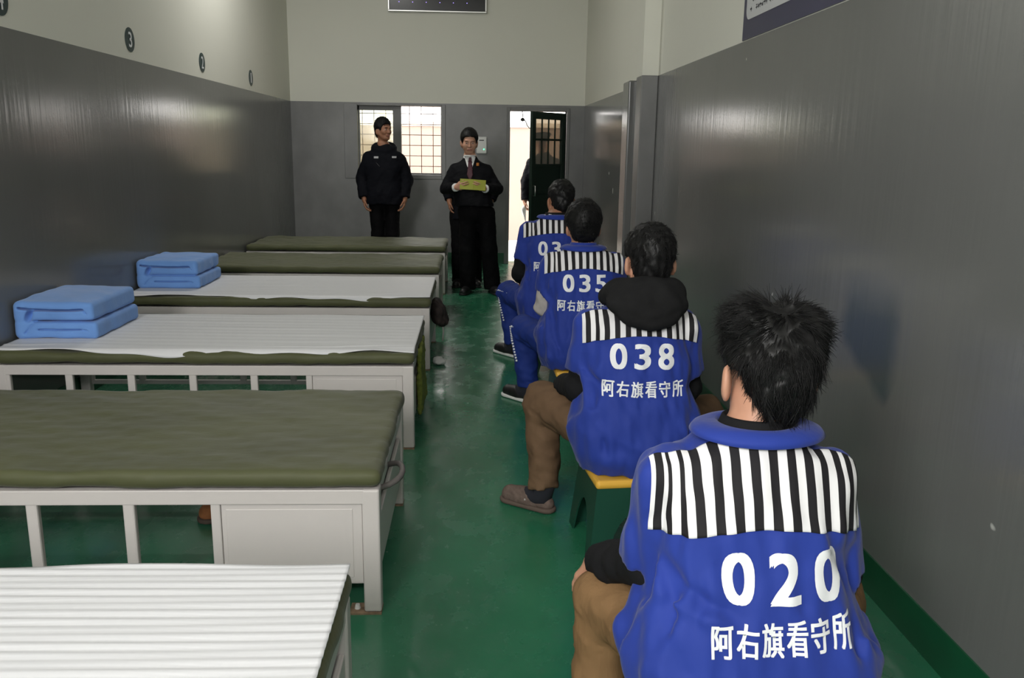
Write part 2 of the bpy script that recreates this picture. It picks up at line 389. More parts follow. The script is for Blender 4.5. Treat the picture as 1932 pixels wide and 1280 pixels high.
def right_wall_material():
    """gloss grey paint with one darker touched-up patch and a few chips"""
    m = MATS['grey_gloss_paint'].copy(); m.name = 'grey_gloss_paint_patched'; nt = m.node_tree; L = nt.links.new; b = nt.nodes['Principled BSDF']
    src = b.inputs['Base Color'].links[0].from_socket
    tc = [n for n in nt.nodes if n.type == 'TEX_COORD'][0]; sep = nt.nodes.new('ShaderNodeSeparateXYZ'); L(tc.outputs['Object'], sep.inputs[0])
    nz = nt.nodes.new('ShaderNodeTexNoise'); nz.inputs['Scale'].default_value = 9; L(tc.outputs['Object'], nz.inputs['Vector'])
    def ma(op, a, bb, c=None):
        n = nt.nodes.new('ShaderNodeMath'); n.operation = op
        for i, v in enumerate((a, bb, c)):
            if v is None: continue
            if isinstance(v, (int, float)): n.inputs[i].default_value = v
            else: L(v, n.inputs[i])
        return n.outputs[0]
    y, z = sep.outputs[1], sep.outputs[2]; w = ma('MULTIPLY_ADD', nz.outputs['Fac'], .05, -.025)
    def step(v, s): # soft edge where v>0
        r = nt.nodes.new('ShaderNodeMapRange'); r.inputs[1].default_value = -s; r.inputs[2].default_value = s; L(v, r.inputs[0]); return r.outputs[0]
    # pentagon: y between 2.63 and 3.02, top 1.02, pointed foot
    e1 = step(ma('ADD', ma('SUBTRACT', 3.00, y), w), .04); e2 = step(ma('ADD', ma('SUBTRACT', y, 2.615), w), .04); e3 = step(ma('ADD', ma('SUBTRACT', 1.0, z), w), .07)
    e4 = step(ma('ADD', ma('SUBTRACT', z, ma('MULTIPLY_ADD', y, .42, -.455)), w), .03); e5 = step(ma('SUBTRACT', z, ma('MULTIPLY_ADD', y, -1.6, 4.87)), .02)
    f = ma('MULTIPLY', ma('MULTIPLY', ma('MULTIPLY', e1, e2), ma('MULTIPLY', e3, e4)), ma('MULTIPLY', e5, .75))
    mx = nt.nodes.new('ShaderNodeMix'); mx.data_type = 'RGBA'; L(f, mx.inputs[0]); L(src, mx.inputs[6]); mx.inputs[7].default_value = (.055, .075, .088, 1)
    c = nt.nodes.new('ShaderNodeTexNoise'); c.inputs['Scale'].default_value = 7; c.inputs['Detail'].default_value = 1; L(tc.outputs['Object'], c.inputs['Vector'])
    r = nt.nodes.new('ShaderNodeMapRange'); r.inputs[1].default_value = .80; r.inputs[2].default_value = .81; L(c.outputs['Fac'], r.inputs[0])
    m2 = nt.nodes.new('ShaderNodeMix'); m2.data_type = 'RGBA'; L(r.outputs[0], m2.inputs[0]); L(mx.outputs[2], m2.inputs[6]); m2.inputs[7].default_value = (.5, .5, .48, 1)
    L(m2.outputs[2], b.inputs['Base Color']); return m
m_grey_r = right_wall_material()
bm = bmesh.new()
add_box(bm, XR, XR+.25, YR, 6.6, 0, ZP, mi=0); add_box(bm, XR, XR+.25, YR, 6.6, ZP, ZC, mi=1)
add_box(bm, XR2, XR2+.2, 6.6, YB+.2, 0, ZP, mi=0); add_box(bm, XR2, XR2+.2, 6.6, YB+.2, ZP, ZC, mi=1)
tag(bm_obj('wall_right', bm, [m_grey_r, m_white]), kind='structure')
# corner pillar with its lower boxing
bm = bmesh.new()
add_box(bm, 1.224, XR, 6.494, 6.70, 0, ZP, .006, 2, 0); add_box(bm, 1.228, XR, 6.498, 6.70, ZP, ZC, 0, 1, 1)
tag(bm_obj('trim_1', bm, [m_greyback, m_white]), kind='structure')
bm = bmesh.new(); add_box(bm, 1.196, XR2, 6.86, 7.12, 0, ZP-.01, .012, 3)
tag(bm_obj('trim_2', bm, m_grey), kind='structure')
bm = bmesh.new(); add_box(bm, 1.252, XR2, 6.70, 6.86, 0, ZP-.005)
tag(bm_obj('trim_3', bm, m_grey), kind='structure')

# back wall with its window and door openings
WX0, WX1, WZ0, WZ1 = -1.462, -.412, 1.122, 1.965
DX0, DX1, DZ1 = .452, 1.165, 1.93
bm = bmesh.new()
xs = [XL-.2, WX0, WX1, DX0, DX1, XR2+.2]; zs = [0, WZ0, DZ1, WZ1, ZP, ZC]
for i in range(5):
    for k in range(5):
        cx, cz = (xs[i]+xs[i+1])/2, (zs[k]+zs[k+1])/2
        if WX0 < cx < WX1 and WZ0 < cz < WZ1: continue
        if DX0 < cx < DX1 and cz < DZ1: continue
        add_box(bm, xs[i], xs[i+1], YB, YB+.22, zs[k], zs[k+1], mi=1 if cz > ZP else 0)
tag(bm_obj('wall_back', bm, [m_greyback, m_white]), kind='structure')
tag(boxobj('wall_rear', (XL-.2, XR+.25, YR-.2, YR, 0, ZC), m_white), kind='structure')
tag(boxobj('floor', (XL-.2, XR2+.2, YR-.2, YB+.22, -.1, 0), m_floor), kind='structure')
tag(boxobj('ceiling', (XL-.2, XR2+.2, YR-.2, YB+.22, ZC, ZC+.1), m_ceiling), kind='structure')
tag(boxobj('baseboard_left', (XL, XL+.006, YR, YB, 0, ZS), m_skirt), kind='structure')
tag(boxobj('baseboard_right', (XR-.006, XR, YR, 6.494, 0, ZS), m_skirt), kind='structure')
tag(boxobj('baseboard_right.001', (XR2-.006, XR2, 7.12, YB, 0, ZS), m_skirt), kind='structure')
tag(boxobj('baseboard_back', (XL, DX0-.06, YB-.006, YB, 0, ZS), m_skirt), kind='structure')

# window in the back wall
w1 = tag(empty('window_1', ((WX0+WX1)/2, YB, WZ0)), kind='structure'); ox, oz = (WX0+WX1)/2, WZ0
def wbox(name, dims, m, parent=w1, bevel=.003):
    return boxobj(name, (dims[0]-ox, dims[1]-ox, dims[2]-YB, dims[3]-YB, dims[4]-oz, dims[5]-oz), m, parent, bevel)
bm = bmesh.new()   # plaster surround, slightly proud of the wall
for d in ((WX0-.17, WX0, YB-.012, YB+.02, WZ0-.055, WZ1+.02), (WX1, WX1+.05, YB-.012, YB+.02, WZ0-.055, WZ1+.02), (WX0, WX1, YB-.012, YB+.02, WZ1, WZ1+.02), (WX0, WX1, YB-.012, YB+.02, WZ0-.055, WZ0)):
    add_box(bm, d[0]-ox, d[1]-ox, d[2]-YB, d[3]-YB, d[4]-oz, d[5]-oz, .004)
bm_obj('window_surround', bm, m_greyback, w1)
fr = bmesh.new()
for d in ((WX0, WX0+.018, YB+.06, YB+.11, WZ0, WZ1), (WX0, -.985, YB+.06, YB+.11, WZ1-.055, WZ1), (WX1-.012, WX1, YB+.06, YB+.11, WZ0, WZ1), (WX0, WX1, YB+.06, YB+.11, WZ0, WZ0+.02), (-1.027, -.921, YB+.05, YB+.12, WZ0, WZ1)):
    add_box(fr, d[0]-ox, d[1]-ox, d[2]-YB, d[3]-YB, d[4]-oz, d[5]-oz, .003)
bm_obj('window_frame', fr, m_frame, w1)
wbox('pane', (WX0+.018, -1.027, YB+.083, YB+.088, WZ0+.02, WZ1-.055), m_glass, bevel=0)
gb = bmesh.new()
for i in range(8):
    x = WX0+.038+i*.1495
    if x < WX1: add_tube(gb, [(x-ox, .17, 0), (x-ox, .17, WZ1-oz)], .005, 8)
for k in range(7):
    z = 1.225+k*.1305-.0
    if z < WZ1: add_tube(gb, [(WX0-ox, .172, z-oz), (WX1-ox, .172, z-oz)], .005, 8)
bm_obj('window_grille', gb, m_bars, w1)

# door: frame, half-open leaf with barred upper panes
d1 = tag(empty('door_1', ((DX0+DX1)/2, YB, 0)), kind='structure'); dx = (DX0+DX1)/2
fb = bmesh.new()
add_box(fb, DX0-.045-dx, DX0-dx, -.02, .16, 0, DZ1+.04, .004); add_box(fb, DX1-dx, DX1+.04-dx, -.02, .16, 0, DZ1+.04, .004); add_box(fb, DX0-dx, DX1-dx, -.02, .16, DZ1, DZ1+.04, .004)
bm_obj('door_frame', fb, m_frame, d1)
leaf = empty('door_leaf', (DX1-.028-dx, -.03, 0), math.radians(47)); leaf.parent = d1   # hinge on the right, swung into the room
LW, LH = .66, 1.905
lb = bmesh.new()   # leaf runs along local -X from the hinge
def lbx(x0, x1, z0, z1, y0=-.02, y1=.02, bev=.003): add_box(lb, -x1, -x0, y0, y1, z0, z1, bev)
lbx(0, .07, .01, LH); lbx(LW-.07, LW, .01, LH); lbx(.07, LW-.07, LH-.085, LH); lbx(.07, LW-.07, 1.255, 1.285); lbx(.07, LW-.07, .92, .97); lbx(.07, LW-.07, .01, .13)
lbx(.07, LW-.07, .13, .92, -.008, .008, 0); lbx(.07, LW-.07, .97, 1.255, -.008, .008, 0)
bm_obj('leaf_frame', lb, m_doorg, leaf)
lb = bmesh.new()
for k in range(1, 4): add_box(lb, -.07-(LW-.14)*k/4-.008, -.07-(LW-.14)*k/4+.008, -.014, .002, 1.285, LH-.085, .002)
add_box(lb, -LW+.07, -.07, -.015, .003, 1.565, 1.59, .002)
bm_obj('leaf_bar', lb, m_doorg, leaf)
boxobj('leaf_pane', (-LW+.07, -.07, .006, .011, 1.285, LH-.085), m_glass2, leaf)
lb = bmesh.new(); add_tube(lb, [(-LW+.035, -.02, 1.02), (-LW+.035, -.05, 1.02), (-LW+.035, -.05, .90), (-LW+.035, -.02, .90)], .008)
bm_obj('door_handle', lb, m_steel, leaf)

# courtyard beyond
tag(boxobj('courtyard_floor', (-6, 7, YB+.22, 17, -.12, -.02), m_yardfloor), kind='structure')
bm = bmesh.new(); add_box(bm, -6, 7, 14.2, 14.5, -.05, 1.80, mi=1); add_box(bm, -6, 7, 14.17, 14.53, 1.80, 1.87, mi=0)
tag(bm_obj('courtyard_wall', bm, [m_yard, m_yard2]), kind='structure')

# ------------------------------------------------------------------ writing
def glyph(ch, bold):
    cu = bpy.data.curves.new('g', 'FONT'); cu.body = ch; cu.size = 1; cu.resolution_u = 6
    o = bpy.data.objects.new('g', cu); COL.objects.link(o); dg = bpy.context.evaluated_depsgraph_get(); ev = o.evaluated_get(dg); me = ev.to_mesh()
    V = np.array([v.co[:] for v in me.vertices]); Fc = [tuple(p.vertices) for p in me.polygons]
    ev.to_mesh_clear(); bpy.data.objects.remove(o); bpy.data.curves.remove(cu)
    return V, Fc
GL = {}
def text_mesh(items, bold=.02, cut=.012):
    """items: (char, centre x, centre z, width, height) -> bmesh in the x,z plane"""
    bm = bmesh.new()
    for ch, cx, cz, w, h in items:
        if (ch, bold) not in GL: GL[(ch, bold)] = glyph(ch, bold)
        V, Fc = GL[(ch, bold)]
        lo, hi = V.min(0), V.max(0); s = (hi-lo)
        bo = bold; w2, h2 = w-2*bo*h, h-2*bo*h*.6
        for lay, (ddx, ddz) in enumerate(((-1, -.6), (1, -.6), (1, .6), (-1, .6), (0, 0)) if bo else ((0, 0),)):
            vs = [bm.verts.new((cx+ddx*bo*h+(v[0]-(lo[0]+hi[0])/2)/s[0]*w2, -.0003*lay, cz+ddz*bo*h+(v[1]-(lo[1]+hi[1])/2)/s[1]*h2)) for v in V]
            for f in Fc:
                try: bm.faces.new([vs[i] for i in f])
                except ValueError: pass
    bmesh.ops.triangulate(bm, faces=bm.faces[:])
    for _ in range(3):
        ed = [e for e in bm.edges if e.calc_length() > cut]
        if not ed: break
        bmesh.ops.subdivide_edges(bm, edges=ed, cuts=1); bmesh.ops.triangulate(bm, faces=[f for f in bm.faces if len(f.verts) > 3])
    return bm

# round bed numbers painted on the left wall
for ch, y, place in (('1', 9.219, 'farthest from the camera'), ('2', 7.612, 'second from far end'), ('3', 6.068, 'third from far end'), ('4', 4.47, 'nearest the camera')):
    bm = bmesh.new(); bmesh.ops.create_circle(bm, cap_ends=True, radius=.078, segments=40)
    g = bmesh.ops.extrude_face_region(bm, geom=bm.faces[:]); bmesh.ops.translate(bm, verts=[v for v in g['geom'] if isinstance(v, bmesh.types.BMVert)], vec=(0, 0, .003))
    for v in bm.verts: v.co = Vector((v.co.z, -v.co.x, v.co.y))
    o = bm_obj('bed_number_disc', bm, m_disc, loc=(XL+.0005, y, 2.13))
    tag(o, 'round dark disc with white %s on the left wall, %s' % (ch, place), 'number disc', 'bed numbers on the left wall')
    t = text_mesh([(ch, 0, 0, .058 if ch != '1' else .034, .098)], .02)
    for v in t.verts: v.co = Vector((.0045-v.co.y, v.co.x, v.co.z))
    tag(bm_obj('digit', t, m_print, o), 'white digit')

# poster on the right wall
PY0, PY1, PZ0, PZ1 = 2.2, 4.470, 2.006, 3.2
po = tag(boxobj('wall_poster', (XR-.006, XR-.0005, PY0, PY1, PZ0, PZ1), m_posterb), 'dark blue poster with a white text panel high on the right wall', 'poster')
bm = bmesh.new(); a0, a1, b0, b1 = 2.3, 4.424, 2.096, 3.1; r = .05; pts = []
for cx, cz, s in ((a1-r, b0+r, -90), (a1-r, b1-r, 0), (a0+r, b1-r, 90), (a0+r, b0+r, 180)):
    for k in range(7): an = math.radians(s+k*15); pts.append((cx+r*math.cos(an), cz+r*math.sin(an)))
bm.faces.new([bm.verts.new((XR-.008, p[0], p[1])) for p in pts]); bm_obj('text_panel', bm, m_posterw, po)
bm = bmesh.new(); rr = random.Random(3)
for row in range(9):
    z = 2.135+row*.042; y = 4.36
    while y > 2.4:
        w = .022
        if rr.random() > .12:
            for s in range(3):
                zz = z+rr.uniform(-.004, .012); add_box(bm, XR-.0092, XR-.0084, y-w, y, zz, zz+.004)
            yy = y-rr.uniform(.004, .018); add_box(bm, XR-.0092, XR-.0084, yy-.003, yy, z-.006, z+.016)
        y -= .028
bm_obj('small_print', bm, m_ink, po)

# LED display high on the back wall
ds = empty('led_display', (-.456, YB, 3.075)); tag(ds, 'wide dark LED display with a silver frame high on the back wall', 'display')
fb = bmesh.new()
for d in ((-.60, .60, 0, .018), (-.60, .60, .44, .458)): add_box(fb, d[0], d[1], -.06, -.001, d[2], d[3], .004)
for d in ((-.60, -.582), (.582, .60)): add_box(fb, d[0], d[1], -.06, -.001, .018, .44, .004)
bm_obj('display_frame', fb, m_steel, ds)
fb = bmesh.new(); add_box(fb, -.582, .582, -.045, -.002, .018, .44)
for k in range(6):
    for r_ in range(2): add_box(fb, -.47+k*.165, -.462+k*.165, -.0465, -.045, .108+r_*.06, .114+r_*.06, mi=1)
bm_obj('display_screen', fb, [mat('glossy_black_screen', (.015, .015, .017), .22, .6), mat('violet_led', (.3, .2, .9), .4, emit=((.35, .25, 1), 4))], ds)

# intercom box behind the woman
bx = empty('wall_intercom', (.092, YB, 1.50)); tag(bx, 'small white intercom box with a green light on the back wall beside the woman', 'intercom')
boxobj('case', (-.066, .066, -.045, -.001, -.105, .105), m_white2, bx, .012, 3)
boxobj('speaker_slot', (-.03, .03, -.0465, -.044, .055, .066), m_dark, bx)
bm = bmesh.new(); bmesh.ops.create_icosphere(bm, subdivisions=2, radius=.008); bm_obj('status_light', bm, m_led, bx, loc=(.03, -.046, -.05))

# security camera on the courtyard side, seen through the door gap
sc_ = empty('security_camera', (.615, YB+.13, 1.828)); tag(sc_, 'small dark camera with a curved cable hanging in the bright door gap', 'camera')
bm = bmesh.new(); bmesh.ops.create_icosphere(bm, subdivisions=3, radius=.026); bmesh.ops.scale(bm, vec=(1.1, 1, .9), verts=bm.verts[:]); bm_obj('housing', bm, m_dark, sc_, True)
bm = bmesh.new(); add_tube(bm, [(0, 0, .02), (.004, 0, .06), (-.006, 0, .10), (.0, 0, .1035)], .006); bm_obj('bracket', bm, m_dark, sc_, True)
bm = bmesh.new(); add_tube(bm, [(.02, 0, .0), (.045, 0, -.03), (.06, 0, -.075), (.09, 0, -.105), (.13, 0, -.10), (.17, 0, -.08)], .007); bm_obj('cable', bm, m_frame, sc_, True)

# ------------------------------------------------------------------ beds
BW, BL, RZ0, RZ1 = .905, 1.985, .375, .4234
def make_bed():
    root = empty('steel_bed')
    for sx, sy in ((-.0275, .0275), (-.0275, BW-.0275), (-BL+.0275, .0275), (-BL+.0275, BW-.0275)):
        l = boxobj('leg', (sx-.0275, sx+.0275, sy-.0275, sy+.0275, .006, RZ1), m_bed, root, .007, 3)
        s = -1 if sx > -1 else 1
        p = boxobj('foot_plate', (min(sx-.0275*s, sx+.075*s)-.0, max(sx-.0275*s, sx+.075*s), sy-.032, sy+.034, 0, .006), m_rust, l)
        b = bmesh.new(); bmesh.ops.create_cone(b, cap_ends=True, segments=10, radius1=.010, radius2=.007, depth=.014); bm_obj('bolt', b, m_white2, l, loc=(sx+.052*s, sy, .013))
    for y in (.0, BW-.03):
        boxobj('side_rail', (-BL+.045, -.045, y+.001, y+.031, RZ0, RZ1-.0005), m_bed, root, .003)
        boxobj('lower_rail', (-BL+.05, -.5, y+.004, y+.028, .085, .11), m_bed, root, .004)
        for k in range(5): boxobj('upright', (-.768-.2915*k-.018, -.768-.2915*k+.018, y+.003, y+.029, .086, RZ0+.01), m_bed, root, .006)
    for x in (-.034, -BL+.004): boxobj('end_rail', (x, x+.03, .05, BW-.05, RZ0, RZ1-.001), m_bed, root, .006)
    boxobj('bed_board', (-BL+.03, -.03, .03, BW-.03, .400, .415), m_bed, root)
    bm = bmesh.new()   # storage cabinet under the foot end: frame, floor and back
    for y in (.004, BW-.032): add_box(bm, -.52, -.49, y, y+.028, .10, RZ0+.005, .004)
    add_box(bm, -.52, -.03, .012, BW-.012, .102, .112); add_box(bm, -.52, -.505, .03, BW-.03, .11, RZ0)
    bm_obj('cabinet_body', bm, m_bed, root)
    for y0, y1 in ((.010, .024), (BW-.024, BW-.010)):
        p = boxobj('side_panel', (-.489, -.056, y0, y1, .105, RZ0), m_bed, root, .002)
        q = bmesh.new(); yy = .008 if y0 < .1 else BW-.011
        add_box(q, -.475, -.085, yy, yy+.003, .125, RZ0-.018, .0015); bm_obj('raised_field', q, m_bed, p)
    boxobj('end_panel', (-.024, -.008, .056, BW-.056, .117, .30), m_bed, root, .004)
    return root
def make_mattress(seed):
    F = Field(axis(-BL-.03, .05, .014), axis(-.04, BW+.04, .014, [(-.04, .06, .008), (BW-.06, BW+.04, .008)]), axis(.395, .52, .007))
    F.rbox((-BL+.002, -.010, .4305), (.008, BW+.008, .489), .026, 0)
    F.wobble(.0035, 14, seed, (1, 1, .6)); F.wobble(.0018, 42, seed+5, (.8, 1.2, .4))
    return field_obj('mattress', F, m_olive, None, 2)
YBED = [2.497+1.537*k for k in range(-1, 5)]
beds = []
proto = make_bed()
for k, y in enumerate(YBED):
    b = proto if k == 0 else copy_tree(proto); b.location = (XB, y, 0); beds.append(b)
    tag(b, ['pale steel bed nearest the camera, mostly hidden by its ridged white sheet', 'pale steel bed with a grey grab loop at its end and a plain olive mattress',
            'pale steel bed under the larger, nearer blue quilt', 'pale steel bed under the smaller, farther blue quilt',
            'pale steel bed just behind the farther blue quilt, second from the back wall', 'pale steel bed farthest away, nearest the back wall'][k], 'bed', 'beds in a row along the left wall')
mats_ = []
for k, y in enumerate(YBED):
    o = make_mattress(20+k) if k < 3 else mats_[k % 3].copy()
    if k >= 3: COL.objects.link(o)
    o.location = (XB, y, 0); mats_.append(o)
    tag(o, ['olive canvas mattress under the ridged white sheet nearest the camera', 'bare olive canvas mattress in the foreground, between the two nearest white sheets',
            'olive canvas mattress showing as a dark strip below the sheet with the nearer quilt', 'olive canvas mattress showing below the sheet with the farther quilt',
            'bare olive canvas mattress right behind the farther quilt', 'bare olive canvas mattress farthest away, at the feet of the man in the parka'][k], 'mattress', 'olive mattresses on the beds')
# grey grab loop on the end of the second bed
bm = bmesh.new(); add_tube(bm, [(-.03, .09, .385), (.02, .10, .40), (.040, .12, .405), (.052, .16, .405), (.055, .205, .405), (.050, .25, .404), (.038, .285, .402), (.025, .30, .398), (-.03, .31, .385)], [.009, .010, .010, .010, .010, .010, .010, .010, .009], 12)
tag(bm_obj('grab_loop', bm, m_grey2, beds[1], True), 'grey curved grab loop')

def sheet(k, y0, y1, ridges, seed, label, curl):
    """thin sheet lying on the mattress; its near edge hangs a little over the mattress edge"""
    g = np.random.default_rng(seed); nx, ny = 200, 110
    ph = g.random(8)*6.28; V = []; top = .4965
    for i in range(nx+1):
        for j in range(ny+1):
            u, v = i/nx, j/ny; x = -BL+.012+u*(BL-.012+.003)
            edge = .010*math.sin(x*3.1+ph[0])+.006*math.sin(x*7.7+ph[1])+.004*math.sin(x*17+ph[2])
            ye = y0+edge; y = ye+(y1-ye+.006*math.sin(x*9+ph[3]))*v
            if ridges:
                z = top+.0045+.0017*math.sin(y*6.28/.030+.9*math.sin(x*1.7+ph[4])+.6*math.sin(x*4.3+ph[5]))+.0008*math.sin(y*150+x*6)
            else:
                w = math.sin(x*5+ph[6]+y*9)
                z = top+.0025+.0011*max(0, math.sin(y*41+1.5*math.sin(x*2.6+ph[4])+ph[5]))*(.5+.5*w)+.0003*math.sin(y*83+x*4)
                z += .004*math.exp(-((y-ye-.10-.02*math.sin(x*4+ph[7]))/.012)**2)*(.5+.5*math.sin(x*3+ph[1]))
            if y < .022: z -= min(.045, (.022-y)**2*22+(.022-y)*.35)
            if y < -.0135: y = -.0135-(y+.0135)*.15
            if curl and u > .90 and v < .07: z -= .012*(u-.90)/.10*(1-v/.07)
            V.append((x, y, z))
    Fc = [(i*(ny+1)+j, (i+1)*(ny+1)+j, (i+1)*(ny+1)+j+1, i*(ny+1)+j+1) for i in range(nx) for j in range(ny)]
    o = mesh_obj('bed_sheet', V, Fc, m_sheet, None, True, (XB, YBED[k], 0))
    md = o.modifiers.new('thickness', 'SOLIDIFY'); md.thickness = .0025; md.offset = 1
    return tag(o, label, 'bed sheet', 'white sheets on the beds')
sheet(0, .012, BW-.004, True, 1, 'white sheet with even ridges on the bed nearest the camera', False)
sheet(2, .006, BW-.01, False, 2, 'white sheet under the larger, nearer blue quilt', True)
sheet(3, .008, BW-.01, False, 3, 'white sheet under the smaller, farther blue quilt', False)

# folded quilts
def quilt(name_label, x0, x1, y0, y1, z0, h, seed):
    """block-folded quilt: two thick folded slabs joined along the wall side"""
    W, D = x1-x0, y1-y0
    F = Field(axis(-.04, W+.05, .007), axis(-.05, D+.05, .012, [(-.05, .08, .005)]), axis(-.03, h+.05, .0045))
    hm = h*.47
    F.rbox((.002, 0, hm+.002), (W-.012, D, h), .024, .002); F.rbox((.004, .004, 0), (W, D-.004, hm-.002), .020, .002)
    F.rbox((0, .0, .004), (.055, D, h-.004), .025, .02)
    F.ell((W/2-.02, D/2, h-.035), (W*.46, D*.48, .044), None, .03)
    F.wobble(.0022, 26, seed)
    yf = .0
    def slot(pts, depth=.045, w=.0062):
        for a, b in zip(pts[:-1], pts[1:]):
            for t in np.arange(.004, depth, w*.8): F.cap((a[0]*W, yf-.01+t, a[1]*h), (b[0]*W, yf-.01+t, b[1]*h), w, w*.9, .002, None, 'sub')
    slot([(.07, .83), (.25, .79), (.5, .775), (.72, .78), (.84, .80)])
    slot([(.84, .80), (.88, .70)], .02, .003)
    slot([(.24, .47), (.5, .48), (.9, .485), (1.0, .49)], .03)
    slot([(.28, .245), (.5, .24), (.8, .25)], .03, .004); slot([(.8, .25), (.88, .22)], .02, .005)
    slot([(.12, .14), (.2, .36), (.27, .47)], .02, .004)
    F.ell((.185*W, -.005, .62*h), (.017, .06, .034), rotm(0, 0, .45), .008, 'sub')
    o = field_obj('folded_quilt', F, m_quilt, None, 1); o.location = (x0, y0, z0)
    return tag(o, name_label, 'quilt', 'block-folded blue quilts')
ZT = .5025
quilt('sky blue folded quilt, the larger and nearer of two, against the left wall', -2.272, -1.872, 4.25, 4.80, ZT, .185, 31)
quilt('sky blue folded quilt, the smaller and farther of two, against the left wall', -2.272, -1.855, 5.83, 6.36, ZT, .185, 37)

# things about the beds
F = Field(axis(-.06, .06, .006), axis(-.25, .25, .008), axis(-.38, .06, .008))
F.rbox((-.020, -.20, -.33), (.004, .20, .03), .010, 0); F.wobble(.005, 30, 4, (1, 1, .4)); F.wobble(.003, 90, 5)
o = field_obj('hanging_towel', F, m_towel); o.location = (XB+.018, YBED[2]+.47, .415)
tag(o, 'yellow green towel hanging at the end of the bed with the nearer quilt', 'towel')
F = Field(axis(-.12, .14, .007), axis(-.2, .2, .007), axis(-.2, .12, .007))
F.ell((0, 0, -.03), (.055, .13, .085), None, .02); F.ell((.025, -.03, -.07), (.05, .07, .05), None, .03); F.cap((-.02, -.08, .05), (-.02, .08, .05), .02, None, .05); F.wobble(.007, 45, 8)
root = field_obj('cloth_bag', F, m_bagm); root.location = (XB+.045, YBED[3]+.32, .36)
tag(root, 'dark brown cloth bag hanging at the end of the bed with the farther quilt', 'bag')
bm = bmesh.new(); add_tube(bm, [(.03, -.02, -.09), (.034, -.02, -.16), (.03, -.03, -.22)], .006, 6); tag(bm_obj('strap', bm, m_greyknit, root, True), 'pale strap')
F = Field(axis(-.08, .08, .006), axis(-.1, .1, .006), axis(-.02, .08, .006))
F.ell((0, 0, .018), (.04, .06, .018), None, .01); F.ell((-.01, .02, .03), (.03, .03, .02), None, .015); F.wobble(.006, 70, 3); F.plane((0, 0, 0), (0, 0, -1))
o = field_obj('crumpled_paper', F, m_shirt); o.location = (-.235, 5.75, 0); tag(o, 'small pale crumpled paper on the floor by a bed leg', 'paper')

def slipper_mesh(F, heel, toe, w=.048, top=.062, k=.02, back=True):
    """closed-toe slipper from heel to toe on the floor (z=0)"""
    h = np.array([heel[0], heel[1], 0.]); t = np.array([toe[0], toe[1], 0.]); d = t-h
    z = np.array([0, 0, 1.])
    F.cap(h+d*.16+z*.035, h+d*.45+z*.036, w*.62, w*.72, k); F.cap(h+d*.45+z*.036, h+d*.82+z*.034, w*.85, w*.82, k)
    F.cap(h+d*.5+z*top*.75, h+d*.62+z*top*.62, w*.7, w*.68, .03)
    F.plane((0, 0, .016), (0, 0, -1))
def slipper(name, heel, toe, m, ms, label=None, parent=None, opening=True, h=.0):
    hx, tx = np.array(heel), np.array(toe); lo = np.minimum(hx, tx)-.09; hi = np.maximum(hx, tx)+.09
    F = Field(axis(lo[0], hi[0], .006), axis(lo[1], hi[1], .006), axis(-.02, .14, .006)); slipper_mesh(F, heel, toe)
    if opening: d = tx-hx; c = hx+d*.24; F.cap((c[0], c[1], .075), (c[0]+d[0]*.16, c[1]+d[1]*.16, .085), .034, .036, .008, None, 'sub')
    o = field_obj(name, F, m, parent)
    F = Field(axis(lo[0], hi[0], .007), axis(lo[1], hi[1], .007), axis(-.02, .05, .005)); d = tx-hx
    F.cap(np.r_[hx+d*.17, .014], np.r_[hx+d*.82, .014], .040, .047, .01); F.plane((0, 0, .022), (0, 0, 1)); F.plane((0, 0, .001), (0, 0, -1))
    s = field_obj('sole', F, ms, o)
    return o
o = slipper('slipper', (-.83, 3.26), (-1.09, 3.20), m_orange, m_slipsole); tag(o, 'tan orange slipper on the floor under the bed with the bare foreground mattress', 'slipper')

# ------------------------------------------------------------------ people
def add_head(F, hc, R, female=False, ear=0.0):
    hc = np.asarray(hc, float); P = lambda *p: hc + R@np.array(p, float)
    F.ell(P(0, -.012, .028), (.075, .094, .087), R, .0)
    F.ell(P(0, .028, -.035), (.057 if not female else .054, .060, .078 if not female else .074), R, .03)
    F.ell(P(0, .058, -.090), (.026, .024, .022), R, .03)
    for s in (-1, 1):
        F.ell(P(s*.036, .058, -.022), (.026, .024, .026), R, .02)
        q = .84 if female else .96; F.cap(P(s*.056*q, .0, -.05), P(s*.028*q, .045, -.088), .016*q, .013, .03)
    F.cap(P(-.034, .077, .022), P(.034, .077, .022), .011, None, .02)
    for s in (-1, 1): F.ell(P(s*.031, .096, .004), (.018, .014, .011), R, .012, 'sub')
    for s in (-1, 1): F.ell(P(s*.031, .0765, .003), (.013, .011, .009), R, .003)
    nq = .82 if female else 1; F.cap(P(0, .084, .012), P(0, .092+.012*nq, -.026), .008*nq, .011*nq, .012); F.ell(P(0, .088+.009*nq, -.030), (.017*nq, .011, .009*nq), R, .008)
    if female:
        for s in (-1, 1): F.ell(P(s*.034, .050, -.040), (.026, .028, .034), R, .02)
    F.cap(P(-.020, .083, -.056), P(.020, .083, -.056), .0075, None, .006); F.cap(P(-.016, .083, -.066), P(.016, .083, -.066), .008, None, .006)
    F.cap(P(-.024, .096, -.0608), P(.024, .096, -.0608), .0028, None, .003, None, 'sub')
    for s in (-1, 1):
        E = R@rotm(s*.45)
        F.ell(P(s*(.080+ear), -.012, -.024), (.011, .023, .035+ear*.3), E, .008); F.ell(P(s*(.091+ear), -.002, -.018), (.006, .012, .020), E, .006, 'sub')
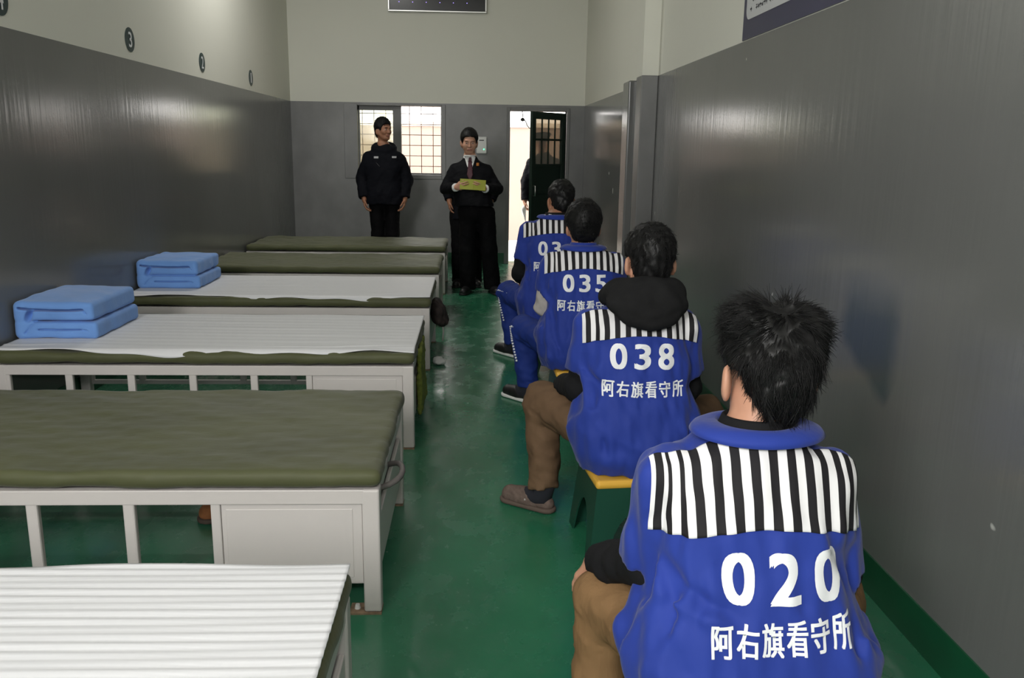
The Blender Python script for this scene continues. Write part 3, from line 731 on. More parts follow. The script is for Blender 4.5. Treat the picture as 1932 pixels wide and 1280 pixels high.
def head_ids(V, Q, hc, R, brow=.0036):
    c = (V[Q].mean(1)-np.asarray(hc))@R; ids = np.zeros(len(Q), int); ax = np.abs(c[:, 0])
    lip = (np.abs(c[:, 2]+.061) < .0085) & (ax < .021) & (c[:, 1] > .076); ids[lip] = 1
    ew = ((ax-.031)**2/.013**2 + (c[:, 2]-.003)**2/.0042**2 < 1) & (c[:, 1] > .07); ids[ew] = 3
    ey = ((ax-.031)**2 + (c[:, 2]-.003)**2 < .0052**2) & (c[:, 1] > .07); ids[ey] = 2
    br = (np.abs(c[:, 2]-.024) < brow) & (ax > .016) & (ax < .046) & (c[:, 1] > .06); ids[br] = 2
    ids[(np.abs(c) > .14).any(1)] = 0
    return ids
def add_hand(F, w, fwd, back, side, curl=.35, thumb=.6, s=1.0):
    """w wrist, fwd along the palm, back = normal of the back of the hand, side=+1 if the thumb lies along fwd x back"""
    w = np.asarray(w, float); f = norm(fwd); n = norm(np.asarray(back, float)-f*(np.asarray(back, float)@f)); l = np.cross(f, n)*side
    F.cap(w-f*.02*s, w+f*.02*s, .024*s, .025*s, .015)
    for i, off in enumerate((.030, .010, -.010, -.029)):
        L = (.078, .082, .078, .070)[i]*s; k = w+f*L+l*off*s
        F.cap(w+f*.012*s+l*off*.6*s, k, .0145*s, .0115*s, .010)
        d = f+l*(off*1.6); d = norm(d); p = k; c = 0
        for j, q in enumerate(((.042, .026, .021), (.047, .030, .022), (.043, .027, .021), (.034, .021, .018))[i]):
            c += curl*(.9, 1.1, .8)[j]*(1+.12*i); e = norm(d*math.cos(c)-n*math.sin(c)); q2 = p+e*q*s
            F.cap(p, q2, (.0092, .0084, .0076)[j]*s, (.0084, .0076, .0066)[j]*s, .0025); p = q2
    p0 = w+f*.022*s+l*.022*s; d = norm(f*.62+l*thumb-n*.28); p1 = p0+d*.040*s; d2 = norm(f*.9+l*thumb*.35-n*.3); p2 = p1+d2*.030*s; p3 = p2+norm(d2-n*.25)*.024*s
    F.cap(p0, p1, .0135*s, .0105*s, .008); F.cap(p1, p2, .0098*s, .009*s, .003); F.cap(p2, p3, .0088*s, .007*s, .003)

def hair_cap(hc, R, th, seed, line, lump=.004, top=0, extra=None, h=.0055, thin=.0):
    """shell over the skull kept where the head-space height is above the hairline"""
    F = Field(axis(hc[0]-.17, hc[0]+.17, h), axis(hc[1]-.19, hc[1]+.19, h), axis(hc[2]-.17, hc[2]+.20, h)); P = lambda *p: np.asarray(hc)+R@np.array(p, float)
    F.ell(P(0, -.014, .030), (.075+th, .094+th, .086+th+top), R, 0); F.ell(P(0, -.035, -.035), (.062+th*.6, .062+th*.75, .075), R, .03)
    if extra: extra(F, P)
    F.wobble(lump, 75, seed, (1, 1, .6)); F.wobble(lump*.5, 190, seed+1)
    X, Y, Z = F.pts((slice(None),)*3); x, y, z = X-hc[0], Y-hc[1], Z-hc[2]
    ly = R[0, 1]*x+R[1, 1]*y+R[2, 1]*z; lz = R[0, 2]*x+R[1, 2]*y+R[2, 2]*z; lx = R[0, 0]*x+R[1, 0]*y+R[2, 0]*z
    F.d = F.d + thin*np.clip((.035-lz)/.05, 0, 1)*np.clip((ly+.10)/.05, 0, 1)
    zf = np.interp(ly, [p[0] for p in line], [p[1] for p in line])
    F.d = np.maximum(F.d, (zf-lz)*.8+.002*np.sin(lx*160+ly*120)); return F
LINE_SHORT = [(-.13, -.088), (-.055, -.082), (-.035, -.05), (-.030, .012), (.012, .012), (.022, -.02), (.034, -.02), (.042, .032), (.075, .058), (.12, .062)]
LINE_BACK = [(-.13, -.078), (-.06, -.078), (-.042, -.03), (-.032, .008), (.016, .010), (.024, -.012), (.036, -.008), (.046, .030), (.060, .058), (.085, .070), (.12, .074)]
def strands(F, V, Q, hc, R, n, L, m, parent, seed, lift=.35, wid=.0022, crown=(0, -.055, .1), chaos=.5, droop=.3):
    """tapering tufts rooted on the hair shell, combed away from the crown"""
    g = np.random.default_rng(seed); A = V[Q[:, 0]]; a = V[Q]; nrm = np.cross(a[:, 2]-a[:, 0], a[:, 3]-a[:, 1]); ar = np.linalg.norm(nrm, axis=1)+1e-12; nrm = nrm/ar[:, None]
    pick = g.choice(len(Q), n, p=ar/ar.sum()); Vs, Fs = [], []; hc = np.asarray(hc); cr = hc+R@np.array(crown)
    for q in pick:
        w = g.random(4); w /= w.sum(); p = (a[q]*w[:, None]).sum(0); nn = nrm[q]; d = p-cr; d = d-nn*(d@nn); d = d/(np.linalg.norm(d)+1e-6); sd = np.cross(nn, d)
        d = norm(d+sd*g.normal()*chaos+nn*lift*(.5+g.random())); l = L*(.55+.8*g.random()); sd = norm(np.cross(nn, d)); base = len(Vs); p = p-nn*.003; cd = d.copy(); lp = (p-hc)@R
        if abs(lp[0]) > .045 and lp[1] > -.055 and lp[2] < .060: l *= .35
        for t in range(4):
            wd = wid*(1-.30*t) if t < 3 else .0002
            Vs += [p-sd*wd, p+sd*wd, p+nn*wd*.9]
            dv = np.array([0, 0, -droop*.3]); dv = dv-nn*min(0, dv@nn); cd = norm(cd-nn*.26*lift*1.6+dv); p = p+cd*l/3
        for t in range(3):
            for e in range(3):
                i0, i1 = base+t*3+e, base+t*3+(e+1) % 3; Fs.append((i0, i1, i1+3, i0+3))
    return Vs, Fs
def make_hair(root, hc, R, th, seed, line, n, L, lump=.004, top=0, extra=None, m=None, h=.0055, thin=.008, **kw):
    F = hair_cap(hc, R, th, seed, line, lump, top, extra, h, thin); V, Q = F.mesh(1); m = m or m_hair
    Vs, Fs = strands(F, V, Q, hc, R, n, L, m, root, seed, **kw)
    k = len(V); return mesh_obj('hair', list(V)+Vs, [tuple(q) for q in Q]+[tuple(i+k for i in f) for f in Fs], m, root, True)

def bvh_of(o):
    me = o.data; return BVHTree.FromPolygons([v.co[:] for v in me.vertices], [p.vertices[:] for p in me.polygons])
def project_print(bm, bvh, lift=.0022):
    for v in bm.verts:
        hit = bvh.ray_cast(Vector((v.co.x, -1.2, v.co.z)), Vector((0, 1, 0)))
        if hit[0] is not None: v.co = hit[0]+Vector((0, -lift+v.co.y, 0))
        else: v.co.y = -.05
def yoke_part(bvh, zb, zp, half, parent, period=.038, zc=.0, xo=0.0):
    """striped shoulder panel laid over the jacket: columns run from the back seam up over the shoulder"""
    NX, NT = 150, 44; P = {}
    for i in range(NX+1):
        t = -1+2*i/NX; x = half*math.sin(t*1.35)/math.sin(1.35)
        for j in range(NT+1):
            if j <= 14:
                z0 = zb-.040*(x/half)**2; z = z0+(zp-z0)*j/14; d = Vector((0, -1, 0)); o = Vector((x+xo, zc, z))
            else:
                th = 1.38*(j-14)/(NT-14); d = Vector((0, -math.cos(th), math.sin(th))); o = Vector((x+xo, zc, zp))
            hit = bvh.ray_cast(o+d*.6, -d)
            if hit[0] is None or (hit[0]-o).dot(d) < .0 or (hit[0].z > zp+.098 and abs(x) < .12): continue
            P[i, j] = hit[0]+d*.0030
    idx = {}; V = []; 
    for k in P: idx[k] = len(V); V.append(P[k])
    u = [0.0]
    for i in range(NX):
        a, b = P.get((i, 3)), P.get((i+1, 3)); u.append(u[-1]+((b-a).length if a is not None and b is not None else half*2/NX))
    Fc = []
    for i in range(NX):
        for j in range(NT):
            ks = [(i, j), (i+1, j), (i+1, j+1), (i, j+1)]
            if all(k in P for k in ks):
                if max((P[ks[a]]-P[ks[a-1]]).length for a in range(4)) < .06: Fc.append(tuple(idx[k] for k in ks))
    me_o = mesh_obj('striped_yoke', V, Fc, stripe_mat(period, u[-1]/2), parent, True)
    at = me_o.data.attributes.new('across', 'FLOAT', 'POINT'); at.data.foreach_set('value', [u[k[0]] for k in P])
    md = me_o.modifiers.new('cloth', 'SOLIDIFY'); md.thickness = .003; md.offset = 0
    return me_o
def stripe_mat(period, mid):
    m = bpy.data.materials.new('black_white_stripes'); m.use_nodes = True; nt = m.node_tree; L = nt.links.new; b = nt.nodes['Principled BSDF']; b.inputs['Roughness'].default_value = .75; b.inputs['Specular IOR Level'].default_value = .25
    a = nt.nodes.new('ShaderNodeAttribute'); a.attribute_name = 'across'
    s = nt.nodes.new('ShaderNodeMath'); s.operation = 'SUBTRACT'; L(a.outputs['Fac'], s.inputs[0]); s.inputs[1].default_value = mid-40*period+period*.2
    d = nt.nodes.new('ShaderNodeMath'); d.operation = 'DIVIDE'; L(s.outputs[0], d.inputs[0]); d.inputs[1].default_value = period
    f = nt.nodes.new('ShaderNodeMath'); f.operation = 'FRACT'; L(d.outputs[0], f.inputs[0])
    c = nt.nodes.new('ShaderNodeMath'); c.operation = 'GREATER_THAN'; L(f.outputs[0], c.inputs[0]); c.inputs[1].default_value = .5
    x = nt.nodes.new('ShaderNodeMix'); x.data_type = 'RGBA'; L(c.outputs[0], x.inputs[0]); x.inputs[6].default_value = (.014, .013, .015, 1); x.inputs[7].default_value = (.80, .79, .80, 1)
    L(x.outputs[2], b.inputs['Base Color']); return m

def tapered_ring(name, rows, m, parent, n=64, cap=False):
    """loft of ellipses: rows of (cx, cy, z, rx, ry, tilt)"""
    V, Fc = [], []
    for cx, cy, z, rx, ry, tl in rows:
        for k in range(n):
            a = 2*PI*k/n; V.append((cx+rx*math.sin(a), cy-ry*math.cos(a), z+tl*math.cos(a)))
    for i in range(len(rows)-1):
        for k in range(n): Fc.append((i*n+k, i*n+(k+1) % n, (i+1)*n+(k+1) % n, (i+1)*n+k))
    return mesh_obj(name, V, Fc, m, parent, True)

JACKET = [(.30, .205, .195, .010), (.36, .232, .205, -.010), (.45, .258, .182, -.022), (.52, .226, .160, -.022), (.59, .190, .144, -.018), (.66, .186, .137, -.010), (.72, .192, .132, -.002), (.785, .184, .120, .008), (.835, .148, .100, .016), (.862, .105, .088, .018), (.876, .080, .076, .020)]
def seated(name, loc, J, label, number, unit, tr, sleeve, opts):
    """a seated figure facing +Y in its own space"""
    J = dict(J); up, lean = opts.get('up', 0), opts.get('lean', 0)
    for k in ('hc', 'shL', 'shR', 'elL', 'elR'):
        p = np.array(J[k], float); zz = p[2]; p[2] += up*(zz-.29)/.55 if zz < .84 else up; p[1] += lean*(zz-.5); J[k] = p
    JK = [(z+(up*(z-.29)/.55 if z < .84 else up), a, b, c+lean*(z-.5)) for z, a, b, c in JACKET]; ly = lean*.4
    g = lambda k: np.array(J[k], float)
    R = rotm(*J.get('head', (0, 0, 0))); hc = g('hc'); fine = opts.get('fine', .006)
    xs = axis(-.46, .46, .010, [(hc[0]-.11, hc[0]+.11, fine)] + opts.get('fx', [])); ys = axis(-.30, .52, .010, [(hc[1]-.12, hc[1]+.12, fine)] + opts.get('fy', [])); zs = axis(.03, hc[2]+.16, .010, [(hc[2]-.14, hc[2]+.16, fine)] + opts.get('fz', []))
    F = Field(xs, ys, zs); add_head(F, hc, R, ear=opts.get('ear', .008))
    F.cap((0, .012+ly, .86+up), hc+R@np.array([0, -.022, -.055]), .062, .055, .03)
    F.profile([(z, a*.80, b*.72, c) for z, a, b, c in JK], grow=0, k=.04)
    for s, S in ((-1, 'L'), (1, 'R')):
        F.cap(g('sh'+S), g('el'+S), .042, .036, .03); F.cap(g('el'+S), g('wr'+S), .036, .025, .01)
        add_hand(F, g('wr'+S), J['hf'+S], J['hb'+S], J.get('hs'+S, -s), J.get('curl', .3))
        F.cap(g('hip'+S), g('kn'+S), .070, .05, .03); F.cap(g('kn'+S), g('an'+S), .046, .029, .01)
        F.cap(g('an'+S), g('an'+S)+norm(J['ft'+S])*.06-np.array([0, 0, .050]), .029, .026, .02)
    root = field_obj('person', F, [opts.get('skin', m_skin), m_lip, m_eye, m_eyew], None, 1, lambda V, Q: head_ids(V, Q, hc, R)); root.location = loc
    tag(root, label, 'person', 'seated men in blue vests')
    # shirt sleeves under the jacket
    for s, S in ((-1, 'L'), (1, 'R')):
        e, w = g('el'+S), g('wr'+S); d = norm(w-e); lo = np.minimum(e, w)-.12; hi = np.maximum(e, w)+.12; sh = g('sh'+S)
        lo = np.minimum(lo, sh*.4+e*.6-.08); hi = np.maximum(hi, sh*.4+e*.6+.08)
        F = Field(axis(lo[0], hi[0], .008), axis(lo[1], hi[1], .008), axis(lo[2], hi[2], .008)); r = opts.get('fore', .050)
        F.cap(sh*.35+e*.65, e, r, r, 0); F.cap(e, w, r, r*.80, .02, [(w-d*.012, d)]); F.wobble(.0035, 55, 3+s); F.wobble(.002, 120, 4+s)
        field_obj('shirt_sleeve', F, sleeve, root)
    # trousers
    F = Field(axis(-.50, .50, .010), axis(-.30, .52, .010), axis(.03, .62, .010)); F.ell((0, -.03, .41), (.175, .15, .11), None, .0)
    for S in 'LR':
        k, a = g('kn'+S), g('an'+S); d = norm(a-k); rk = opts.get('rk', .080)
        F.cap(g('hip'+S), k, .098, rk, .04); F.cap(k, a, rk, opts.get('ra', .062), .02, [(a+d*.0, d)])
    F.wobble(.0045, 34, 7); F.wobble(.0025, 85, 9)
    for S in 'LR':
        k, a, h = g('kn'+S), g('an'+S), g('hip'+S); o = np.array([0, -.06, 0])
        for t in (.55, .68, .82): F.fold([k+(a-k)*t+o+(-.07, 0, .01), k+(a-k)*t+o+(.07, 0, -.01)], .006, .012)
        F.fold([k+(-.05, -.06, -.03), h*.5+k*.5+(0, -.10, -.03)], .008, .016); F.fold([k+((-.06 if S == 'L' else .06), -.065, -.02), h*.55+k*.45+(0, -.075, -.075)], -.014, .010)
    trz = field_obj('trousers', F, tr, root)
    # jacket
    hz = opts.get('res', .009); F = Field(axis(-.44, .44, hz), axis(-.30, .32, hz), axis(.25, .97+up, hz))
    prof = [(z, a*opts.get('wid', 1), b, c) for z, a, b, c in JK]
    F.profile(prof, 2.9, 0)
    for s, S in ((-1, 'L'), (1, 'R')):
        sh, e = g('sh'+S), g('el'+S); d = norm(e-sh); ce = sh+(e-sh)*opts.get('cut', .98)
        nd = norm(d+np.array([0, opts.get('cuty', .0), -.1])); rs = opts.get('rs', .066)
        F.cap(sh, e+d*.06, rs*.98, rs*1.06, .030, [(ce, nd)])
    F.wobble(.0058, 25, opts.get('seed', 1), (1, 1, .6)); F.wobble(.0034, 62, opts.get('seed', 1)+1, (1.2, 1, .5))
    for pts, am, w in FOLDS: F.fold([(p[0], p[1]+lean*(p[2]-.5), p[2]+up*(p[2]-.29)/.55) for p in pts], am*1.4, w)
    for pts, am, w in opts.get('folds', []): F.fold(pts, am, w)
    jk = field_obj('jacket', F, m_blue, root, 1); bvh = bvh_of(jk)
    yk = yoke_part(bvh, opts.get('yb', .785)+up, .792+up, opts.get('ykh', .212), jk, .038, ly*.6, opts.get('yxo', 0))
    # printing
    nx, nz, np_, nw, nh, bold = opts.get('num', (-.005, .742, .086, .060, .090, .038))
    bm = text_mesh([(c, nx+(i-1)*np_, nz, nw, nh) for i, c in enumerate(number)], bold); project_print(bm, bvh); bm_obj('printed_number', bm, m_print, jk, True)
    ux, uz, up_, uw, uh = opts.get('uni', (.0, .628, .0505, .043, .058))
    bm = text_mesh([(c, ux+(i-2.5)*up_, uz+opts.get('unirise', 0)*(i-2.5), uw, uh) for i, c in enumerate(unit)], .022, .01); project_print(bm, bvh); bm_obj('printed_name', bm, m_print, jk, True)
    nb = opts.get('neck', (0, .012)); nb = (nb[0], nb[1]+ly); cr = lambda rows: [(a, b, c+up+opts.get('colz', 0), d, e, f) for a, b, c, d, e, f in rows]
    if opts.get('collar', True):
        cw = opts.get('collarw', 1.0)
        tapered_ring('collar', cr([(nb[0], nb[1], .862, .074, .070, .004), (nb[0], nb[1], .884, .079, .076, .004), (nb[0], nb[1], .886, .085, .082, .004), (nb[0], nb[1]-.004, .884, .104*cw, .092, .002), (nb[0], nb[1]-.010, .877, .120*cw, .100, -.002), (nb[0], nb[1]-.012, .868, .126*cw, .103, -.006), (nb[0], nb[1]-.010, .864, .116*cw, .096, -.006)]), m_blue, jk)
        tapered_ring('undershirt_collar', cr([(nb[0], nb[1], .825, .112, .096, 0), (nb[0], nb[1], .868, .080, .076, 0), (nb[0], nb[1], .896, .070, .068, .004), (nb[0], nb[1], .899, .066, .064, .004), (nb[0], nb[1], .885, .060, .058, 0)]), sleeve if opts.get('inner', True) else m_blue, root)
    return root, jk, hc, R
FOLDS = [([(-.205, -.06, .655), (-.13, -.14, .60), (-.06, -.16, .575)], -.007, .014), ([(.215, -.05, .655), (.185, -.11, .625)], -.005, .012),
         ([(-.215, -.05, .66), (-.20, -.11, .53), (-.17, -.16, .40)], .010, .018), ([(-.19, -.09, .63), (-.155, -.15, .50), (-.12, -.19, .36)], -.009, .016),
         ([(.20, -.09, .63), (.18, -.14, .50), (.15, -.19, .36)], -.008, .016), ([(.05, -.18, .50), (.12, -.18, .44), (.20, -.13, .42)], .006, .014),
         ([(-.10, -.19, .44), (0, -.205, .40), (.10, -.19, .42)], .006, .016), ([(-.22, -.02, .70), (-.19, -.06, .74)], -.006, .012)]
UNIT = '阿右旗看守所'
BASE = dict(hc=(.02, .045, 1.035), shL=(-.170, .012, .785), shR=(.170, .012, .785), elL=(-.205, .035, .555), elR=(.200, .040, .560), wrL=(-.27, .25, .50), wrR=(.27, .25, .50),
            hfL=(.25, .9, -.35), hbL=(-.2, .2, 1), hfR=(-.25, .9, -.35), hbR=(.2, .2, 1), hipL=(-.095, -.05, .40), hipR=(.095, -.05, .40), knL=(-.325, .26, .45), knR=(.325, .26, .43),
            anL=(-.32, .20, .095), anR=(.32, .22, .095), ftL=(-.10, .12, 0), ftR=(.08, .12, 0))
def foot(root, J, S, name, m, ms, parent=None, scale=1.0, yaw=None, sock=m_sock, opening=True):
    a = np.array(J['an'+S], float)[:2]; d = norm(J['ft'+S])[:2]; L = .275*scale
    o = slipper(name, tuple(a-d*.06), tuple(a-d*.06+d*L), m, ms, None, root, opening)
    bm = bmesh.new(); p = np.array(J['an'+S], float); add_tube(bm, [tuple(p+(0, 0, .06)), tuple(p+(0, 0, .01)), (p[0]+d[0]*.008, p[1]+d[1]*.008, .066), (p[0]+d[0]*.05, p[1]+d[1]*.05, .054), (p[0]+d[0]*.10, p[1]+d[1]*.10, .046)], [.046, .046, .045, .041, .034], 16); bm_obj('sock', bm, sock, root, True)
    return o
def stool(loc, rz, label):
    root = empty('plastic_stool', loc, rz); tag(root, label, 'stool', 'green plastic stools under the seated men')
    H, T, B = .30, .145, .175
    bm = bmesh.new()      # four tapering side walls with arched openings, each corner a leg
    n = 16
    for s in range(4):
        an = s*PI/2; ca, sa = math.cos(an), math.sin(an)
        grid = []
        for i in range(n+1):
            u = -1+2*i/n
            zb = 0 if abs(u) > .60 else .175*math.sqrt(max(0, 1-(u/.60)**2))+.0
            for zz in (zb, max(zb, H-.03)):
                w = B+(T-B)*zz/H; x, y = u*w, -w; grid.append(bm.verts.new((x*ca-y*sa, x*sa+y*ca, zz)))
        for i in range(n):
            try: bm.faces.new((grid[2*i], grid[2*i+2], grid[2*i+3], grid[2*i+1]))
            except ValueError: pass
    bmesh.ops.remove_doubles(bm, verts=bm.verts[:], dist=.0005)
    o = bm_obj('stool_body', bm, m_stool, root); md = o.modifiers.new('wall', 'SOLIDIFY'); md.thickness = .006; md.offset = -1
    bm = bmesh.new(); add_box(bm, -T-.008, T+.008, -T-.008, T+.008, H-.034, H, .014, 3); bm_obj('stool_top', bm, m_yellow, root)
    return root
def J_(**k): d = dict(BASE); d.update(k); return d

# nearest man, number 020
def cut_lumps(F, P):
    for s, c in ((-1, (-.044, -.02, .108)), (1, (.046, -.03, .100))): F.ell(P(*c), (.058, .075, .046), None, .03)
    F.cap(P(.0, -.10, .148), P(.004, .02, .158), .014, None, .02, None, 'sub')
LINE_FRONT = [(-.16, -.115), (-.06, -.110), (-.040, -.06), (-.030, .005), (.012, .012), (.022, -.02), (.034, -.02), (.042, .032), (.075, .058), (.12, .062)]
J1 = J_(hc=(.040, .040, 1.000), head=(.14, .10, .03), elL=(-.185, .075, .565), elR=(.205, .04, .560), wrL=(-.272, .285, .480), hfL=(-.28, .55, -.62), hbL=(-.55, .25, .75), knL=(-.255, .235, .395), anL=(-.27, .21, .095), knR=(.30, .24, .40), anR=(.29, .22, .095), wrR=(.28, .24, .50), curl=.22)
root, jk, hc, R = seated('a', (.578, 1.635, 0), J1, 'nearest seated man, blue jacket printed 020 with striped shoulders, khaki corduroys, hand on his knee', '020', UNIT, m_khaki, m_black,
    dict(fine=.005, res=.007, ear=.014, fore=.056, lean=.10, up=.010, yb=.728, ykh=.222, yxo=.006, num=(.030, .652, .091, .064, .096, .042), uni=(.024, .546, .0485, .043, .062), unirise=.0022, seed=3, wid=1.05, cut=.95, rs=.068, fx=[(-.38, -.24, .006)], fy=[(.20, .38, .006)], fz=[(.34, .54, .006)], neck=(.014, .016), collarw=1.12, colz=.016,
         folds=[([(-.215, -.08, .60), (-.15, -.16, .585), (-.08, -.17, .565)], .012, .016), ([(-.225, -.05, .575), (-.205, -.13, .47), (-.19, -.16, .36)], .014, .018), ([(-.195, -.10, .57), (-.16, -.17, .47), (-.13, -.20, .34)], -.014, .015), ([(-.17, -.14, .55), (-.11, -.18, .44), (-.06, -.20, .34)], .010, .017), ([(-.30, .0, .66), (-.26, -.03, .60), (-.22, -.05, .60)], -.010, .014), ([(-.33, .03, .57), (-.28, -.03, .56), (-.22, -.05, .59)], .012, .013)]))
make_hair(root, hc, R, .024, 5, LINE_FRONT, 15000, .040, .003, .002, cut_lumps, wid=.0013, lift=.085, chaos=.30, droop=.45, h=.005, thin=.020)
foot(root, J1, 'L', 'slipper', m_slip, m_slipsole); foot(root, J1, 'R', 'slipper', m_slip, m_slipsole)
stool((.578, 1.60, 0), .05, 'green plastic stool under the nearest seated man, hidden by his jacket')

# second man, number 038, black hood
J2 = J_(hc=(.040, .050, 1.030), head=(.0, .06, 0), elL=(-.212, .03, .560), elR=(.205, .035, .565), wrL=(-.255, .23, .545), wrR=(.27, .24, .54), knL=(-.325, .27, .455), anL=(-.315, .215, .10), ftL=(-.80, .60, 0), knR=(.345, .27, .40), anR=(.33, .24, .095))
root, jk, hc, R = seated('b', (.610, 3.080, 0), J2, 'second seated man, blue jacket printed 038 with a black hood hanging down his back', '038', UNIT, m_brown, m_black,
    dict(fine=.006, res=.008, up=.038, yb=.775, collar=False, seed=9, cut=.72, ear=.003))
make_hair(root, hc, R, .018, 15, LINE_SHORT, 9000, .024, .003, .004, wid=.0013, lift=.28, chaos=.7)
F = Field(axis(-.24, .24, .008), axis(-.26, .18, .008), axis(.78, 1.05, .008))
for k in range(24):
    a0, a1 = 2*PI*k/24, 2*PI*(k+1)/24; q = lambda a: (.012+.098*math.sin(a), .012-.092*math.cos(a), .962+.018*math.cos(a)); F.cap(q(a0), q(a1), .030+.006*math.cos(a0), None, .02)
F.ell((.012, -.098, .925), (.150, .050, .060), rotm(0, .5, 0), .05); F.ell((.012, -.130, .890), (.105, .032, .055), rotm(0, .25, 0), .05)
for s in (-1, 1): F.cap((s*.10+.012, -.05, .955), (s*.13+.012, .03, .93), .040, .030, .04)
F.wobble(.003, 40, 2); F.fold([(-.12, -.14, .915), (.01, -.165, .875), (.14, -.14, .915)], -.006, .012); F.fold([(-.10, -.13, .95), (.01, -.15, .925), (.12, -.13, .95)], .006, .014)
field_obj('hood', F, m_hood, root)
sl = foot(root, J2, 'L', 'slipper', m_slip, m_slipsole); foot(root, J2, 'R', 'slipper', m_slip, m_slipsole)
a2 = np.array(J2['anL'], float)[:2]; dd = norm(J2['ftL'])[:2]; nn_ = np.array([-dd[1], dd[0]]); bm = bmesh.new()
add_tube(bm, [tuple(np.r_[a2+dd*(.085-.02*abs(u))+nn_*u*.046, .070-.026*u*u]) for u in np.linspace(-1, 1, 9)], .004, 8); bm_obj('slipper_trim', bm, m_greyknit, sl, True)
stool((.580, 3.03, 0), .10, 'dark green plastic stool with a yellow seat rim under the man in the hood')

# third man, number 035
J3 = J_(hc=(.0, .055, .985), wrL=(-.19, .22, .57), elL=(-.205, .03, .575), knL=(-.30, .27, .44), anL=(-.27, .26, .095))
root, jk, hc, R = seated('c', (.592, 4.590, 0), J3, 'third seated man, blue jacket printed 035, grey undershirt sleeve and piped blue trousers', '035', UNIT, m_navytr, m_greyknit, dict(fine=.007, res=.009, up=.075, yb=.772, num=(-.005, .772, .086, .060, .090, .038), uni=(.0, .655, .0505, .043, .058), seed=14, cut=.66, inner=False, ear=.002))
make_hair(root, hc, R, .028, 25, LINE_SHORT, 5000, .024, .003, .004, wid=.0016, lift=.25)
foot(root, J3, 'L', 'cloth_shoe', m_shoe, m_sole); foot(root, J3, 'R', 'cloth_shoe', m_shoe, m_sole)
stool((.592, 4.56, 0), .02, 'green plastic stool under the third seated man')
def piping(root, J, S, dx):
    k, h, a = (np.array(J[q+S], float) for q in ('kn', 'hip', 'an')); bm = bmesh.new(); s = -1 if S == 'L' else 1
    pts = [h*.45+k*.55+(s*.075, 0, .035), k+(s*.078, -.02, .02), k*.8+a*.2+(s*.075, -.03, .01), k*.45+a*.55+(s*.055, -.045, 0)]
    for i in range(len(pts)-1):
        for t in range(8): add_tube(bm, [tuple(pts[i]+(pts[i+1]-pts[i])*(t/8)), tuple(pts[i]+(pts[i+1]-pts[i])*((t+.6)/8))], .006, 6)
    bm_obj('piping', bm, m_print, root)
piping(root, J3, 'L', 0)

# fourth man
J4 = J_(hc=(.035, .060, .980), head=(.12, .1, 0), wrL=(-.215, .16, .60), elL=(-.232, .03, .575), knL=(-.285, .42, .46), hipL=(-.095, .0, .42), anL=(-.245, .37, .095), ftL=(-.60, .80, 0), knR=(.30, .36, .46), anR=(.29, .33, .095))
root, jk, hc, R = seated('d', (.535, 5.610, 0), J4, 'fourth seated man, nearest the door, black sleeves, piped blue trousers and black cloth shoes', '03', UNIT, m_navytr, m_black, dict(fine=.007, res=.009, up=.160, yb=.775, seed=19, cut=.66, skin=m_skind, ear=.002, num=(-.005, .838, .086, .060, .090, .036), uni=(.0, .722, .0505, .043, .058)))
make_hair(root, hc, R, .014, 35, LINE_SHORT, 5000, .020, .003, .003, wid=.0016, lift=.22)
foot(root, J4, 'L', 'cloth_shoe', m_shoe, m_sole); foot(root, J4, 'R', 'cloth_shoe', m_shoe, m_sole); piping(root, J4, 'L', 0)
stool((.535, 5.58, 0), -.03, 'green plastic stool under the fourth seated man, nearest the door')

# fill lamps added out of view on the ceiling to brighten the room
def added_fill_lamp(y, power):
    r = empty('added_fill_lamp', (-1.55 if y > 4 else -.5, y, ZC)); tag(r, 'added fill lamp built as a white ceiling tube, %s' % ('over the near beds' if y < 4 else 'over the far beds'), 'lamp', 'added ceiling fill lamps')
    boxobj('fill_lamp_body', (-.6, .6, -.06, .06, -.05, -.001), m_white2, r, .006)
    bm = bmesh.new(); add_tube(bm, [(-.57, 0, -.068), (.57, 0, -.068)], .014, 12); bm_obj('fill_lamp_tube', bm, mat('fill_tube_glow', (.9, .9, .9), .4, emit=((1, .99, .95), 2.5)), r)
    l = bpy.data.lights.new('fill_lamp_light', 'AREA'); l.shape = 'RECTANGLE'; l.size = 1.14; l.size_y = .05; l.energy = power; l.color = (1, .985, .95)
    o = bpy.data.objects.new('fill_lamp_light', l); COL.objects.link(o); o.parent = r; o.location = (0, 0, -.09)
added_fill_lamp(2.2, 8); added_fill_lamp(7.9, 40)

